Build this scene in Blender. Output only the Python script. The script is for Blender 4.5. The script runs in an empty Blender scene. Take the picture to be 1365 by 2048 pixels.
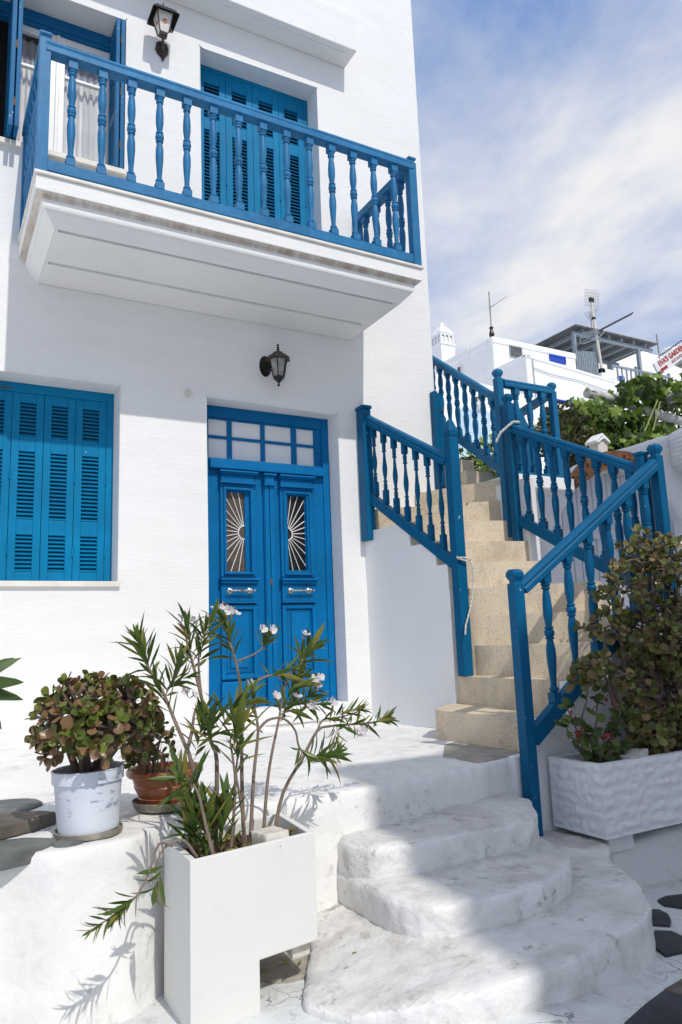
import bpy, bmesh, math, random
from mathutils import Vector, Matrix, Quaternion, noise
random.seed(11)
R = math.radians
scene = bpy.context.scene
C = scene.collection

# ---------------------------------------------------------------- camera
cam_d = bpy.data.cameras.new('camera')
cam = bpy.data.objects.new('camera', cam_d); C.objects.link(cam)
YAW, PIT, ROL, FPX = 0.5094658, 0.1698496, -0.03755366, 1495.75
cf = Vector((math.sin(YAW)*math.cos(PIT), math.cos(YAW)*math.cos(PIT), math.sin(PIT)))
cr = Vector((math.cos(YAW), -math.sin(YAW), 0)); cu = cr.cross(cf)
r2 = cr*math.cos(ROL) + cu*math.sin(ROL); u2 = -cr*math.sin(ROL) + cu*math.cos(ROL)
cam.matrix_world = Matrix.Translation((0, -5.8, 1.6)) @ Matrix((r2, u2, -cf)).transposed().to_4x4()
cam_d.sensor_fit = 'VERTICAL'; cam_d.sensor_height = 36; cam_d.lens = FPX/2048*36
cam_d.clip_start = 0.05; cam_d.clip_end = 2000
scene.camera = cam
scene.render.resolution_x = 682; scene.render.resolution_y = 1024

# ---------------------------------------------------------------- light
SUN = Vector((-0.06, 1.0, -1.13)).normalized()          # the way the light travels
SUN_EL = math.asin(-SUN.z)
w = bpy.data.worlds.new('World'); scene.world = w; w.use_nodes = True
nt = w.node_tree; nt.nodes.clear(); L = nt.links.new
out = nt.nodes.new('ShaderNodeOutputWorld'); bg = nt.nodes.new('ShaderNodeBackground')
sky = nt.nodes.new('ShaderNodeTexSky'); sky.sky_type = 'NISHITA'; sky.sun_disc = False
sky.sun_elevation = SUN_EL; sky.sun_rotation = math.atan2(-SUN.x, -SUN.y)
sky.air_density = 1.0; sky.dust_density = 0.6; sky.ozone_density = 2.0; sky.altitude = 50
bg.inputs['Strength'].default_value = 0.115
tc = nt.nodes.new('ShaderNodeTexCoord')
sep = nt.nodes.new('ShaderNodeSeparateXYZ'); L(tc.outputs['Generated'], sep.inputs[0])
ad = nt.nodes.new('ShaderNodeMath'); ad.operation = 'MAXIMUM'; L(sep.outputs['Z'], ad.inputs[0]); ad.inputs[1].default_value = 0.0
ad2 = nt.nodes.new('ShaderNodeMath'); ad2.operation = 'ADD'; L(ad.outputs[0], ad2.inputs[0]); ad2.inputs[1].default_value = 0.22
dv = nt.nodes.new('ShaderNodeVectorMath'); dv.operation = 'DIVIDE'
cb = nt.nodes.new('ShaderNodeCombineXYZ')
for k in (0, 1, 2): L(ad2.outputs[0], cb.inputs[k])
L(tc.outputs['Generated'], dv.inputs[0]); L(cb.outputs[0], dv.inputs[1])
mp = nt.nodes.new('ShaderNodeMapping'); L(dv.outputs[0], mp.inputs[0])
mp.inputs['Rotation'].default_value = (0, 0, R(120)); mp.inputs['Scale'].default_value = (.9, 1.0, 0.4); mp.inputs['Location'].default_value = (3.87, 6.2, 0.2)
n1 = nt.nodes.new('ShaderNodeTexNoise'); L(mp.outputs[0], n1.inputs['Vector'])
n1.inputs['Scale'].default_value = 1.5; n1.inputs['Detail'].default_value = 9; n1.inputs['Roughness'].default_value = 0.60; n1.inputs['Distortion'].default_value = 0.35
rp = nt.nodes.new('ShaderNodeValToRGB'); L(n1.outputs['Fac'], rp.inputs[0])
rp.color_ramp.elements[0].position = 0.33; rp.color_ramp.elements[0].color = (0.0, 0.0, 0.0, 1)
rp.color_ramp.elements[1].position = 0.66; rp.color_ramp.elements[1].color = (1, 1, 1, 1)
e = rp.color_ramp.elements.new(0.48); e.color = (0.42, 0.42, 0.42, 1)
veil = nt.nodes.new('ShaderNodeMix'); veil.data_type = 'RGBA'; veil.inputs['Factor'].default_value = 0.62
L(sky.outputs[0], veil.inputs['A']); veil.inputs['B'].default_value = (2.3, 3.9, 7.7, 1)
mx = nt.nodes.new('ShaderNodeMix'); mx.data_type = 'RGBA'
L(rp.outputs['Color'], mx.inputs['Factor']); L(veil.outputs['Result'], mx.inputs['A'])
mx.inputs['B'].default_value = (8.0, 7.98, 8.15, 1)
L(mx.outputs['Result'], bg.inputs['Color']); L(bg.outputs[0], out.inputs['Surface'])

sd = bpy.data.lights.new('sun', 'SUN'); sd.energy = 2.85; sd.angle = R(0.6); sd.color = (1.0, 0.96, 0.89)
so = bpy.data.objects.new('sun', sd); C.objects.link(so)
so.rotation_euler = SUN.to_track_quat('-Z', 'Y').to_euler(); so.location = (0, -20, 30)
scene.view_settings.view_transform = 'Standard'; scene.view_settings.look = 'None'
scene.view_settings.exposure = -0.06; scene.view_settings.gamma = 1.0
scene.view_settings.use_curve_mapping = False

# ---------------------------------------------------------------- helpers
WM = {}
def empty(name, loc=(0, 0, 0)):
    o = bpy.data.objects.new(name, None); C.objects.link(o); o.empty_display_size = 0.1
    o.location = loc; WM[o.name] = Matrix.Translation(loc); return o
def tag(o, label=None, cat=None, group=None, kind=None):
    if label: o['label'] = label
    if cat: o['category'] = cat
    if group: o['group'] = group
    if kind: o['kind'] = kind
    return o
def thing(name, label, cat, loc, group=None): return tag(empty(name, loc), label, cat, group)
def link(name, me, parent=None, world=None, mats=None):
    o = bpy.data.objects.new(name, me); C.objects.link(o)
    world = world or Matrix()
    if parent is not None:
        o.parent = parent; o.matrix_local = WM[parent.name].inverted() @ world
    else: o.matrix_local = world
    WM[o.name] = world
    return o

class MB:
    def __init__(s): s.v = []; s.f = []
    def add(s, vs, fs):
        n = len(s.v); s.v += [tuple(v) for v in vs]; s.f += [tuple(i+n for i in f) for f in fs]; return s
    def box(s, x0, x1, y0, y1, z0, z1):
        return s.add([(x0,y0,z0),(x1,y0,z0),(x1,y1,z0),(x0,y1,z0),(x0,y0,z1),(x1,y0,z1),(x1,y1,z1),(x0,y1,z1)],
                     [(0,3,2,1),(4,5,6,7),(0,1,5,4),(1,2,6,5),(2,3,7,6),(3,0,4,7)])
    def obox(s, c, ax, ay, az):
        c, ax, ay, az = map(Vector, (c, ax, ay, az))
        vs = [c+a*ax+b*ay+d*az for d in (-1,1) for a, b in ((-1,-1),(1,-1),(1,1),(-1,1))]
        return s.add(vs, [(0,3,2,1),(4,5,6,7),(0,1,5,4),(1,2,6,5),(2,3,7,6),(3,0,4,7)])
    def beam(s, a, b, w, h, up=(0,0,1)):
        a, b = Vector(a), Vector(b); d = b-a; up = Vector(up)
        side = d.cross(up).normalized(); u = side.cross(d).normalized()
        return s.obox((a+b)/2, d/2, side*w/2, u*h/2)
    def sweep(s, a, b, prof, up=(0,0,1)):          # constant profile (side, up) swept from a to b
        a, b = Vector(a), Vector(b); d = b-a
        side = d.cross(Vector(up)).normalized(); u = side.cross(d).normalized(); n = len(prof)
        vs = [p+side*q[0]+u*q[1] for p in (a, b) for q in prof]
        return s.add(vs, [(i, (i+1) % n, n+(i+1) % n, n+i) for i in range(n)] + [tuple(range(n-1,-1,-1)), tuple(range(n, 2*n))])
    def prism(s, poly, z0, z1):
        n = len(poly); a = sum(poly[i][0]*poly[(i+1) % n][1]-poly[(i+1) % n][0]*poly[i][1] for i in range(n))
        if a < 0: poly = poly[::-1]
        vs = [(x,y,z0) for x,y in poly]+[(x,y,z1) for x,y in poly]
        return s.add(vs, [tuple(range(n-1,-1,-1)), tuple(range(n,2*n))]+[(i,(i+1)%n,n+(i+1)%n,n+i) for i in range(n)])
    def extrude(s, pts, d):                         # planar polygon of 3-D points pushed along d
        n = len(pts); d = Vector(d); vs = [Vector(p) for p in pts]+[Vector(p)+d for p in pts]
        return s.add(vs, [tuple(range(n-1,-1,-1)), tuple(range(n,2*n))]+[(i,(i+1)%n,n+(i+1)%n,n+i) for i in range(n)])
    def tube(s, pts, rad, n=6, cap=True):
        pts = [Vector(p) for p in pts]; m = len(pts)
        if not isinstance(rad, (list, tuple)): rad = [rad]*m
        t = (pts[1]-pts[0]).normalized(); u = t.orthogonal().normalized(); base = len(s.v)
        for i, p in enumerate(pts):
            t2 = ((pts[min(i+1,m-1)]-pts[max(i-1,0)])).normalized()
            u = (u-t2*u.dot(t2)).normalized(); v = t2.cross(u)
            for k in range(n):
                a = 2*math.pi*k/n; s.v.append(tuple(p+(u*math.cos(a)+v*math.sin(a))*rad[i]))
        for i in range(m-1):
            for k in range(n):
                s.f.append((base+i*n+k, base+i*n+(k+1)%n, base+(i+1)*n+(k+1)%n, base+(i+1)*n+k))
        if cap: s.f.append(tuple(base+k for k in range(n-1,-1,-1))); s.f.append(tuple(base+(m-1)*n+k for k in range(n)))
        return s
    def lathe(s, prof, n=16, o=(0,0,0), sx=1, sy=1, mat=None, phase=0):     # prof: (r, z)
        base = len(s.v); m = len(prof); o = Vector(o)
        for r_, z in prof:
            for k in range(n):
                a = 2*math.pi*k/n+phase; p = Vector((r_*math.cos(a)*sx, r_*math.sin(a)*sy, z))
                if mat: p = mat @ p
                s.v.append(tuple(p+o))
        for i in range(m-1):
            for k in range(n):
                s.f.append((base+i*n+k, base+i*n+(k+1)%n, base+(i+1)*n+(k+1)%n, base+(i+1)*n+k))
        s.f.append(tuple(base+k for k in range(n-1,-1,-1))); s.f.append(tuple(base+(m-1)*n+k for k in range(n)))
        return s
    def mesh(s, name, mat, bevel=0, smooth=False, seg=2, ang=30):
        me = bpy.data.meshes.new(name); me.from_pydata(s.v, [], s.f)
        for m_ in (mat if isinstance(mat, (list, tuple)) else [mat]): me.materials.append(m_)
        if bevel:
            bm = bmesh.new(); bm.from_mesh(me); bmesh.ops.recalc_face_normals(bm, faces=bm.faces)
            ed = [e_ for e_ in bm.edges if len(e_.link_faces) == 2 and e_.calc_face_angle(0) > R(ang)]
            bmesh.ops.bevel(bm, geom=ed, offset=bevel, segments=seg, affect='EDGES', profile=0.6, clamp_overlap=True)
            bm.to_mesh(me); bm.free()
        if smooth:
            me.polygons.foreach_set('use_smooth', [True]*len(me.polygons))
            me.set_sharp_from_angle(angle=R(45 if smooth is True else smooth))
        return me
    def build(s, name, mat, parent=None, bevel=0, smooth=False, seg=2):
        return link(name, s.mesh(name, mat, bevel, smooth, seg), parent)

def organic(mb, name, mat, parent, voxel=0.025, amp=0.012, smooth_it=6, scale=2.5, fine=0.003):
    """hand-plastered look: round everything off, then make it slightly uneven"""
    me = mb.mesh(name+'_tmp', mat); o = bpy.data.objects.new(name+'_tmp', me); C.objects.link(o)
    m1 = o.modifiers.new('r', 'REMESH'); m1.mode = 'VOXEL'; m1.voxel_size = voxel
    m2 = o.modifiers.new('s', 'SMOOTH'); m2.factor = 0.5; m2.iterations = smooth_it
    dg = bpy.context.evaluated_depsgraph_get(); dg.update()
    me2 = bpy.data.meshes.new_from_object(o.evaluated_get(dg)); me2.name = name
    bpy.data.objects.remove(o); bpy.data.meshes.remove(me)
    nv = len(me2.vertices); co = [0.0]*(3*nv); no = [0.0]*(3*nv)
    me2.vertices.foreach_get('co', co); me2.vertex_normals.foreach_get('vector', no)
    for i in range(0, 3*nv, 3):
        p = Vector(co[i:i+3])
        d = noise.noise(p*scale)*amp + noise.noise(p*9.0)*fine*1.5 + noise.noise(p*24.0)*fine
        co[i] += no[i]*d; co[i+1] += no[i+1]*d; co[i+2] += no[i+2]*d
    me2.vertices.foreach_set('co', co); me2.update()
    me2.polygons.foreach_set('use_smooth', [True]*len(me2.polygons))
    me2.materials.clear(); me2.materials.append(mat)
    return link(name, me2, parent)

# ---------------------------------------------------------------- materials
class NT:
    def __init__(s, name):
        s.m = bpy.data.materials.new(name); s.m.use_nodes = True; s.t = s.m.node_tree
        s.b = s.t.nodes['Principled BSDF']; s.pos = s.n('ShaderNodeNewGeometry')
    def n(s, ty, **kw):
        x = s.t.nodes.new(ty)
        for k_, v_ in kw.items(): setattr(x, k_, v_)
        return x
    def l(s, a, b): s.t.links.new(a, b)
    def noise(s, scale, detail=4, rough=0.5, stretch=None, obj=False):
        x = s.n('ShaderNodeTexNoise'); x.inputs['Scale'].default_value = scale; x.inputs['Detail'].default_value = detail; x.inputs['Roughness'].default_value = rough
        src = s.pos.outputs['Position']
        if obj: src = s.n('ShaderNodeTexCoord').outputs['Object']
        if stretch:
            mp_ = s.n('ShaderNodeMapping'); mp_.inputs['Scale'].default_value = stretch; s.l(src, mp_.inputs[0]); src = mp_.outputs[0]
        s.l(src, x.inputs['Vector']); return x.outputs['Fac']
    def ramp(s, src, p0, p1, c0=(0,0,0,1), c1=(1,1,1,1)):
        x = s.n('ShaderNodeValToRGB'); s.l(src, x.inputs[0]); e_ = x.color_ramp.elements
        e_[0].position = p0; e_[1].position = p1
        e_[0].color = c0 if len(c0) == 4 else (*c0, 1); e_[1].color = c1 if len(c1) == 4 else (*c1, 1)
        return x.outputs['Color']
    def mix(s, f, a, b):
        x = s.n('ShaderNodeMix', data_type='RGBA')
        for sock, v_ in ((x.inputs['Factor'], f), (x.inputs['A'], a), (x.inputs['B'], b)):
            if isinstance(v_, (int, float)): sock.default_value = v_
            elif isinstance(v_, tuple): sock.default_value = v_ if len(v_) == 4 else (*v_, 1)
            else: s.l(v_, sock)
        return x.outputs['Result']
    def math(s, op, a, b=None):
        x = s.n('ShaderNodeMath', operation=op)
        for k_, v_ in ((0, a), (1, b)):
            if v_ is None: continue
            if isinstance(v_, (int, float)): x.inputs[k_].default_value = v_
            else: s.l(v_, x.inputs[k_])
        return x.outputs[0]
    def bump(s, h, strength, dist=0.01):
        x = s.n('ShaderNodeBump'); x.inputs['Strength'].default_value = strength; x.inputs['Distance'].default_value = dist
        prev = s.b.inputs['Normal']
        if prev.is_linked: s.l(prev.links[0].from_socket, x.inputs['Normal'])
        s.l(h, x.inputs['Height']); s.l(x.outputs[0], s.b.inputs['Normal'])
    def fin(s, col=None, rough=0.6, metal=0, spec=None):
        if col is not None:
            if isinstance(col, tuple): s.b.inputs['Base Color'].default_value = (*col, 1) if len(col) == 3 else col
            else: s.l(col, s.b.inputs['Base Color'])
        s.b.inputs['Roughness'].default_value = rough; s.b.inputs['Metallic'].default_value = metal
        if spec is not None: s.b.inputs['Specular IOR Level'].default_value = spec
        return s.m
def simple(name, col, rough=0.6, metal=0, var=0.12, scale=6, bump=0):
    t = NT(name); f = t.noise(scale, 4)
    c = t.mix(t.ramp(f, 0.3, 0.7), tuple(x*(1-var) for x in col), tuple(min(1, x*(1+var)) for x in col))
    if bump: t.bump(t.noise(scale*8, 3), bump, 0.004)
    return t.fin(c, rough, metal)

def plaster(name, base=(0.80, 0.80, 0.79), dirt=0.0, rough_amt=0.25, stain=(0.36, 0.33, 0.29), brush=False, wear=None, cracks=False):
    t = NT(name)
    c = t.mix(t.ramp(t.noise(1.3, 5, 0.6), 0.3, 0.75), base, tuple(x*0.945 for x in base))
    if brush:
        gst = t.ramp(t.noise(2.4, 8, 0.72, (0.5, 0.5, 3.2)), 0.42, 0.80)
        c = t.mix(t.math('MULTIPLY', gst, 0.22), c, (0.60, 0.585, 0.56))
        hair = t.ramp(t.noise(7, 9, 0.72, (0.35, 0.35, 3.0)), 0.635, 0.66)
        hair = t.math('MULTIPLY', hair, t.ramp(t.noise(1.1, 3), 0.5, 0.68))
        c = t.mix(t.math('MULTIPLY', hair, 0.45), c, (0.42, 0.41, 0.40))
    if dirt:
        sepn = t.n('ShaderNodeSeparateXYZ'); t.l(t.pos.outputs['True Normal'], sepn.inputs[0])
        up = t.ramp(sepn.outputs['Z'], 0.55, 0.95)
        a = t.ramp(t.noise(2.2, 6, 0.6), 0.43, 0.68)
        b_ = t.ramp(t.noise(11, 5, 0.62), 0.40, 0.72)
        f = t.math('MULTIPLY', a, b_)
        f = t.math('MULTIPLY', f, t.math('ADD', t.math('MULTIPLY', up, 0.75), 0.30))
        c = t.mix(t.math('MULTIPLY', f, dirt), c, stain)
        s2 = t.ramp(t.noise(17, 5, 0.66), 0.555, 0.68)              # small scuffs
        s2 = t.math('MULTIPLY', s2, t.ramp(t.noise(3.1, 3), 0.46, 0.58))
        c = t.mix(t.math('MULTIPLY', s2, min(1, dirt*0.75)), c, (0.24, 0.225, 0.205))
    if wear:                                                                          # foot wear toward cement grey
        s3 = t.ramp(t.noise(7, 6, 0.62), 0.48, 0.72)
        sepw = t.n('ShaderNodeSeparateXYZ'); t.l(t.pos.outputs['True Normal'], sepw.inputs[0])
        upw = t.ramp(sepw.outputs['Z'], 0.6, 0.96)
        g = t.math('MULTIPLY', upw, t.math('ADD', t.math('MULTIPLY', t.ramp(t.noise(3.4, 6, 0.62), 0.30, 0.68), 0.75), 0.22))
        s3 = t.math('MAXIMUM', t.math('MULTIPLY', s3, 0.7), g)
        c = t.mix(t.math('MULTIPLY', s3, wear), c, (0.36, 0.34, 0.315))
    if cracks:
        v = t.n('ShaderNodeTexVoronoi', feature='DISTANCE_TO_EDGE'); v.inputs['Scale'].default_value = 9
        wp = t.n('ShaderNodeMix', data_type='VECTOR'); wp.inputs['Factor'].default_value = 0.12
        nz = t.n('ShaderNodeTexNoise'); nz.inputs['Scale'].default_value = 6; nz.inputs['Detail'].default_value = 6; t.l(t.pos.outputs['Position'], nz.inputs['Vector'])
        t.l(t.pos.outputs['Position'], wp.inputs['A']); t.l(nz.outputs['Color'], wp.inputs['B']); t.l(wp.outputs['Result'], v.inputs['Vector'])
        k = t.math('MULTIPLY', t.math('LESS_THAN', v.outputs['Distance'], 0.018), t.ramp(t.noise(3.5, 4), 0.5, 0.62))
        c = t.mix(t.math('MULTIPLY', k, 0.7), c, (0.17, 0.16, 0.15))
    st = (1, 1, 5) if brush else None
    t.bump(t.noise(5, 4, 0.5), rough_amt*0.9, 0.03)
    t.bump(t.noise(38, 5, 0.6, st), rough_amt, 0.006)
    if brush: t.bump(t.noise(11, 5, 0.65, (1, 1, 5)), 0.32, 0.012)
    return t.fin(c, 0.88, spec=0.25)

def paint(name, col, rough=0.38, chip=0.0, fade=None, grain=None):
    t = NT(name)
    c = t.mix(t.ramp(t.noise(2.2, 5, 0.6), 0.3, 0.7), tuple(x*0.80 for x in col), tuple(min(1, x*1.12) for x in col))
    gr = t.ramp(t.noise(16, 6, 0.7, grain or (2.2, 2.2, 0.22)), 0.35, 0.72)
    c = t.mix(t.math('MULTIPLY', gr, 0.30), c, tuple(min(1, x*0.62+0.004) for x in col))
    if fade: c = t.mix(t.math('MULTIPLY', t.ramp(t.noise(9, 6, 0.65), 0.45, 0.75), 0.6), c, fade)
    if chip:
        k = t.ramp(t.noise(22, 7, 0.7), 0.70-0.06*chip, 0.715-0.06*chip)
        k = t.math('MULTIPLY', k, t.ramp(t.noise(2.5, 2), 0.45, 0.6))
        c = t.mix(k, c, (0.62, 0.66, 0.68))
    t.bump(t.noise(30, 4, 0.6, grain or (3, 3, 0.4)), 0.22, 0.004)
    return t.fin(c, rough, spec=0.14)

M = {}
M['wall'] = plaster('facade_plaster', (0.845, 0.84, 0.825), rough_amt=0.16, brush=True)
M['wall2'] = plaster('rough_whitewash', (0.79, 0.79, 0.78), dirt=0.25, rough_amt=0.5)
M['terrace'] = plaster('terrace_whitewash', (0.835, 0.825, 0.80), dirt=0.7, rough_amt=0.5, stain=(0.42, 0.37, 0.30), wear=0.16)
M['steps'] = plaster('step_whitewash', (0.82, 0.81, 0.79), dirt=1.0, rough_amt=0.95, wear=0.56)
M['street'] = plaster('street_whitewash', (0.74, 0.76, 0.76), dirt=0.7, rough_amt=0.9, wear=0.3, cracks=True)
M['flank'] = plaster('flank_plaster', (0.82, 0.825, 0.825), dirt=0.14, rough_amt=0.12)
M['farwhite'] = plaster('far_whitewash', (0.84, 0.84, 0.83), rough_amt=0.2)
def stained():
    t = NT('stained_lip')
    f = t.ramp(t.noise(5, 8, 0.75, (2.2, .6, .6)), 0.35, 0.68)
    c = t.mix(f, (0.74, 0.72, 0.68), (0.40, 0.32, 0.24)); t.bump(t.noise(30, 5), .3, .006); return t.fin(c, .9)
M['stained'] = stained()
M['trough'] = plaster('trough_whitewash', (0.78, 0.79, 0.80), dirt=0.1, rough_amt=0.25)
M['marble'] = simple('marble_edge', (0.74, 0.71, 0.64), 0.5, var=0.10, scale=9)
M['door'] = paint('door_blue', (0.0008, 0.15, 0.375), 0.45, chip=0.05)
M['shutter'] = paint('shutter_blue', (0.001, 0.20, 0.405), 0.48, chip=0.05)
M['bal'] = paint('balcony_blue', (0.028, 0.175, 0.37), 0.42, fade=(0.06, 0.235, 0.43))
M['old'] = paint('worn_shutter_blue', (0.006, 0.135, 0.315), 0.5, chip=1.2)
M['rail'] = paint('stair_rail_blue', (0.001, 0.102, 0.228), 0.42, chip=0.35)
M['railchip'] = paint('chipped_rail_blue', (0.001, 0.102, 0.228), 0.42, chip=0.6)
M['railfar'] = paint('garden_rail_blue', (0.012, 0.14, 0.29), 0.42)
M['pvc'] = simple('white_window_paint', (0.78, 0.78, 0.77), 0.35, var=0.03)
M['curtain'] = simple('white_curtain', (0.74, 0.74, 0.74), 0.9, var=0.05)
M['drape'] = simple('grey_drape', (0.30, 0.31, 0.33), 0.9, var=0.2)
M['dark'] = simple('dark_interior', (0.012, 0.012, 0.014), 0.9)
M['brownglass'] = simple('brown_pane', (0.10, 0.075, 0.06), 0.25, var=0.3, scale=14)
M['blackglass'] = simple('black_pane', (0.012, 0.012, 0.013), 0.15, var=0.5, scale=14)
M['ironwhite'] = simple('white_iron', (0.78, 0.76, 0.72), 0.45)
M['chrome'] = simple('tarnished_handle', (0.36, 0.35, 0.34), 0.42, 0.8, var=0.3, scale=40)
M['rust'] = simple('rusty_metal', (0.16, 0.07, 0.035), 0.8, var=0.4, scale=30)
M['black'] = simple('black_iron', (0.016, 0.015, 0.015), 0.45, 0.2, var=0.4, scale=30)
M['brownmetal'] = simple('old_brown_metal', (0.06, 0.045, 0.035), 0.55, 0.3, var=0.5, scale=25)
M['slate'] = simple('grey_slate', (0.13, 0.135, 0.13), 0.75, var=0.35, scale=9, bump=0.5)
M['slate2'] = simple('brown_grey_slate', (0.12, 0.105, 0.085), 0.8, var=0.4, scale=9, bump=0.6)
M['slatedark'] = simple('dark_slate', (0.022, 0.026, 0.034), 0.6, var=0.5, scale=7, bump=0.4)  # very dark blue-grey slate
M['soil'] = simple('potting_soil', (0.055, 0.032, 0.02), 0.95, var=0.5, scale=40, bump=0.8)
M['rope'] = simple('white_rope', (0.60, 0.58, 0.53), 0.9, var=0.2, scale=60)
M['log'] = simple('whitewashed_log', (0.52, 0.51, 0.49), 0.85, var=0.25, scale=7, bump=0.6)
M['signwood'] = simple('orange_brown_board', (0.34, 0.135, 0.045), 0.6, var=0.3, scale=8, bump=0.3)
M['carve'] = simple('carved_dark', (0.11, 0.035, 0.012), 0.8)
M['red'] = simple('red_lettering', (0.36, 0.012, 0.022), 0.6)
M['signwhite'] = simple('white_sign_board', (0.76, 0.76, 0.76), 0.5, var=0.04)
M['gate'] = simple('pale_grey_planks', (0.60, 0.62, 0.66), 0.6, var=0.06, scale=5)
M['lightblue'] = simple('light_blue_door', (0.47, 0.62, 0.72), 0.6, var=0.06)
M['cobalt'] = simple('cobalt_blue', (0.008, 0.055, 0.42), 0.5)
M['greywood'] = simple('grey_blue_wood', (0.23, 0.275, 0.315), 0.7, var=0.2, scale=10)
M['greyroof'] = simple('grey_boarding', (0.095, 0.098, 0.10), 0.8, var=0.3, scale=6)
M['cement'] = simple('cement_patch', (0.34, 0.31, 0.26), 0.9, var=0.25, scale=14, bump=0.4)
M['aerial'] = simple('aerial_metal', (0.30, 0.27, 0.24), 0.6, 0.3, var=0.3, scale=4)
M['planter'] = plaster('smooth_white_planter', (0.76, 0.75, 0.715), dirt=0.06, rough_amt=0.08)
M['block'] = simple('pale_block', (0.62, 0.58, 0.51), 0.9, var=0.15, scale=30, bump=0.3)
M['limestone'] = simple('pale_stone', (0.45, 0.43, 0.40), 0.9, var=0.2, scale=18, bump=0.5)

def terrazzo(name, c0):
    t = NT(name)
    c = t.mix(t.ramp(t.noise(4, 5, 0.6), 0.3, 0.7), c0, tuple(x*0.86 for x in c0))
    v = t.n('ShaderNodeTexVoronoi'); v.inputs['Scale'].default_value = 120; t.l(t.pos.outputs['Position'], v.inputs['Vector'])
    cell = t.n('ShaderNodeSeparateColor'); t.l(v.outputs['Color'], cell.inputs[0])
    f = t.math('MULTIPLY', t.math('GREATER_THAN', cell.outputs[0], 0.80), t.math('LESS_THAN', v.outputs['Distance'], 0.42))
    c = t.mix(t.math('MULTIPLY', f, 0.72), c, (0.16, 0.10, 0.06))
    f2 = t.math('MULTIPLY', t.math('GREATER_THAN', cell.outputs[1], 0.86), t.math('LESS_THAN', v.outputs['Distance'], 0.38))
    c = t.mix(t.math('MULTIPLY', f2, 0.5), c, (0.72, 0.66, 0.55))
    oi = t.n('ShaderNodeObjectInfo')
    c = t.mix(t.math('MULTIPLY', oi.outputs['Random'], 0.20), c, tuple(x*0.62 for x in c0))
    d = t.ramp(t.noise(4.2, 8, 0.74, (1, 1, .6)), 0.48, 0.72)
    c = t.mix(t.math('MULTIPLY', d, 0.55), c, (0.25, 0.20, 0.15))
    t.bump(t.noise(60, 4), 0.12, 0.004)
    return t.fin(c, 0.75, spec=0.3)
M['terrazzo'] = terrazzo('beige_terrazzo', (0.72, 0.605, 0.445))

def leafmat(name, cols, rough=0.42, trans=0.25):
    t = NT(name); oi = t.n('ShaderNodeObjectInfo')
    sc_ = t.n('ShaderNodeSeparateColor'); t.l(oi.outputs['Color'], sc_.inputs[0])
    f = t.math('FRACT', t.math('ADD', sc_.outputs[0], t.pos.outputs['Random Per Island']))
    x = t.n('ShaderNodeValToRGB'); t.l(f, x.inputs[0]); el = x.color_ramp.elements
    x.color_ramp.interpolation = 'CONSTANT'
    for i, cc in enumerate(cols):
        p = i/len(cols)
        e_ = el[0] if i == 0 else el.new(p)
        e_.position = p; e_.color = (*cc, 1)
    el.remove(el[len(el)-1])
    t.fin(x.outputs[0], rough, spec=0.4)
    if trans:
        tr = t.n('ShaderNodeBsdfTranslucent'); t.l(x.outputs[0], tr.inputs['Color'])
        ms = t.n('ShaderNodeMixShader'); ms.inputs[0].default_value = trans
        t.l(t.b.outputs[0], ms.inputs[1]); t.l(tr.outputs[0], ms.inputs[2])
        t.l(ms.outputs[0], t.t.nodes['Material Output'].inputs['Surface'])
    return t.m
M['jade'] = leafmat('jade_leaf', [(0.20,0.12,.052),(0.115,.155,.028),(0.24,0.135,.068),(0.08,.115,.02),(0.16,.195,.038),(0.25,.145,.078),(0.105,.12,.026),(0.18,.205,.042),(0.17,.10,.045)], 0.33, 0.08)
M['jadetrough'] = leafmat('tree_jade_leaf', [(0.13,.13,.032),(0.20,.145,.062),(0.10,.12,.024),(0.16,.16,.038),(0.25,.18,.08),(.085,.10,.02),(0.15,.11,.045),(0.12,.14,.03)], 0.33, 0.08)
M['jadestem'] = simple('jade_bark', (0.17, 0.12, 0.095), 0.85, var=0.25, scale=25, bump=0.5)
M['ole'] = leafmat('oleander_leaf', [(0.065, 0.12, 0.019), (0.101, 0.163, 0.027), (0.051, 0.092, 0.016), (0.146, 0.185, 0.033), (0.073, 0.127, 0.022), (0.233, 0.214, 0.039)], 0.38, 0.25)
M['olestem'] = simple('oleander_bark', (0.20, 0.15, 0.115), 0.85, var=0.25, scale=20, bump=0.4)
M['deadleaf'] = leafmat('dry_leaf', [(0.30,0.24,0.05),(0.36,0.30,0.06),(0.26,0.14,0.045),(0.22,0.22,0.05)], 0.6, 0.3)
M['petal'] = leafmat('white_petal', [(0.80,0.76,0.76),(0.82,0.80,0.80),(0.78,0.70,0.71)], 0.6, 0.35)
M['bud'] = leafmat('pink_bud', [(0.65,0.32,0.32),(0.72,0.45,0.42),(0.5,0.2,0.2)], 0.6, 0.3)
M['ger'] = leafmat('geranium_leaf', [(0.06,0.10,0.025),(0.10,0.15,0.03),(0.045,0.08,0.02),(0.14,0.17,0.04)], 0.55, 0.25)
M['gerred'] = leafmat('geranium_red', [(0.22,0.006,0.012),(0.35,0.012,0.02)], 0.6, 0.2)
M['vine'] = leafmat('vine_leaf', [(0.10,0.18,0.022),(0.17,0.27,0.035),(0.05,0.09,0.015),(0.25,0.35,0.06),(0.08,0.13,0.02),(0.04,0.075,0.014)], 0.38, 0.33)
M['hedge'] = leafmat('shrub_leaf', [(0.05,0.06,0.018),(0.085,0.08,0.025),(0.04,0.05,0.015),(0.12,0.11,0.04)], 0.5, 0.15)
M['strap'] = leafmat('strap_leaf', [(0.04,0.075,0.016),(0.055,0.10,0.02)], 0.5, 0.2)
M['pinkflower'] = leafmat('pink_flower', [(0.55,0.12,0.12),(0.62,0.25,0.22)], 0.6, 0.3)
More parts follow.
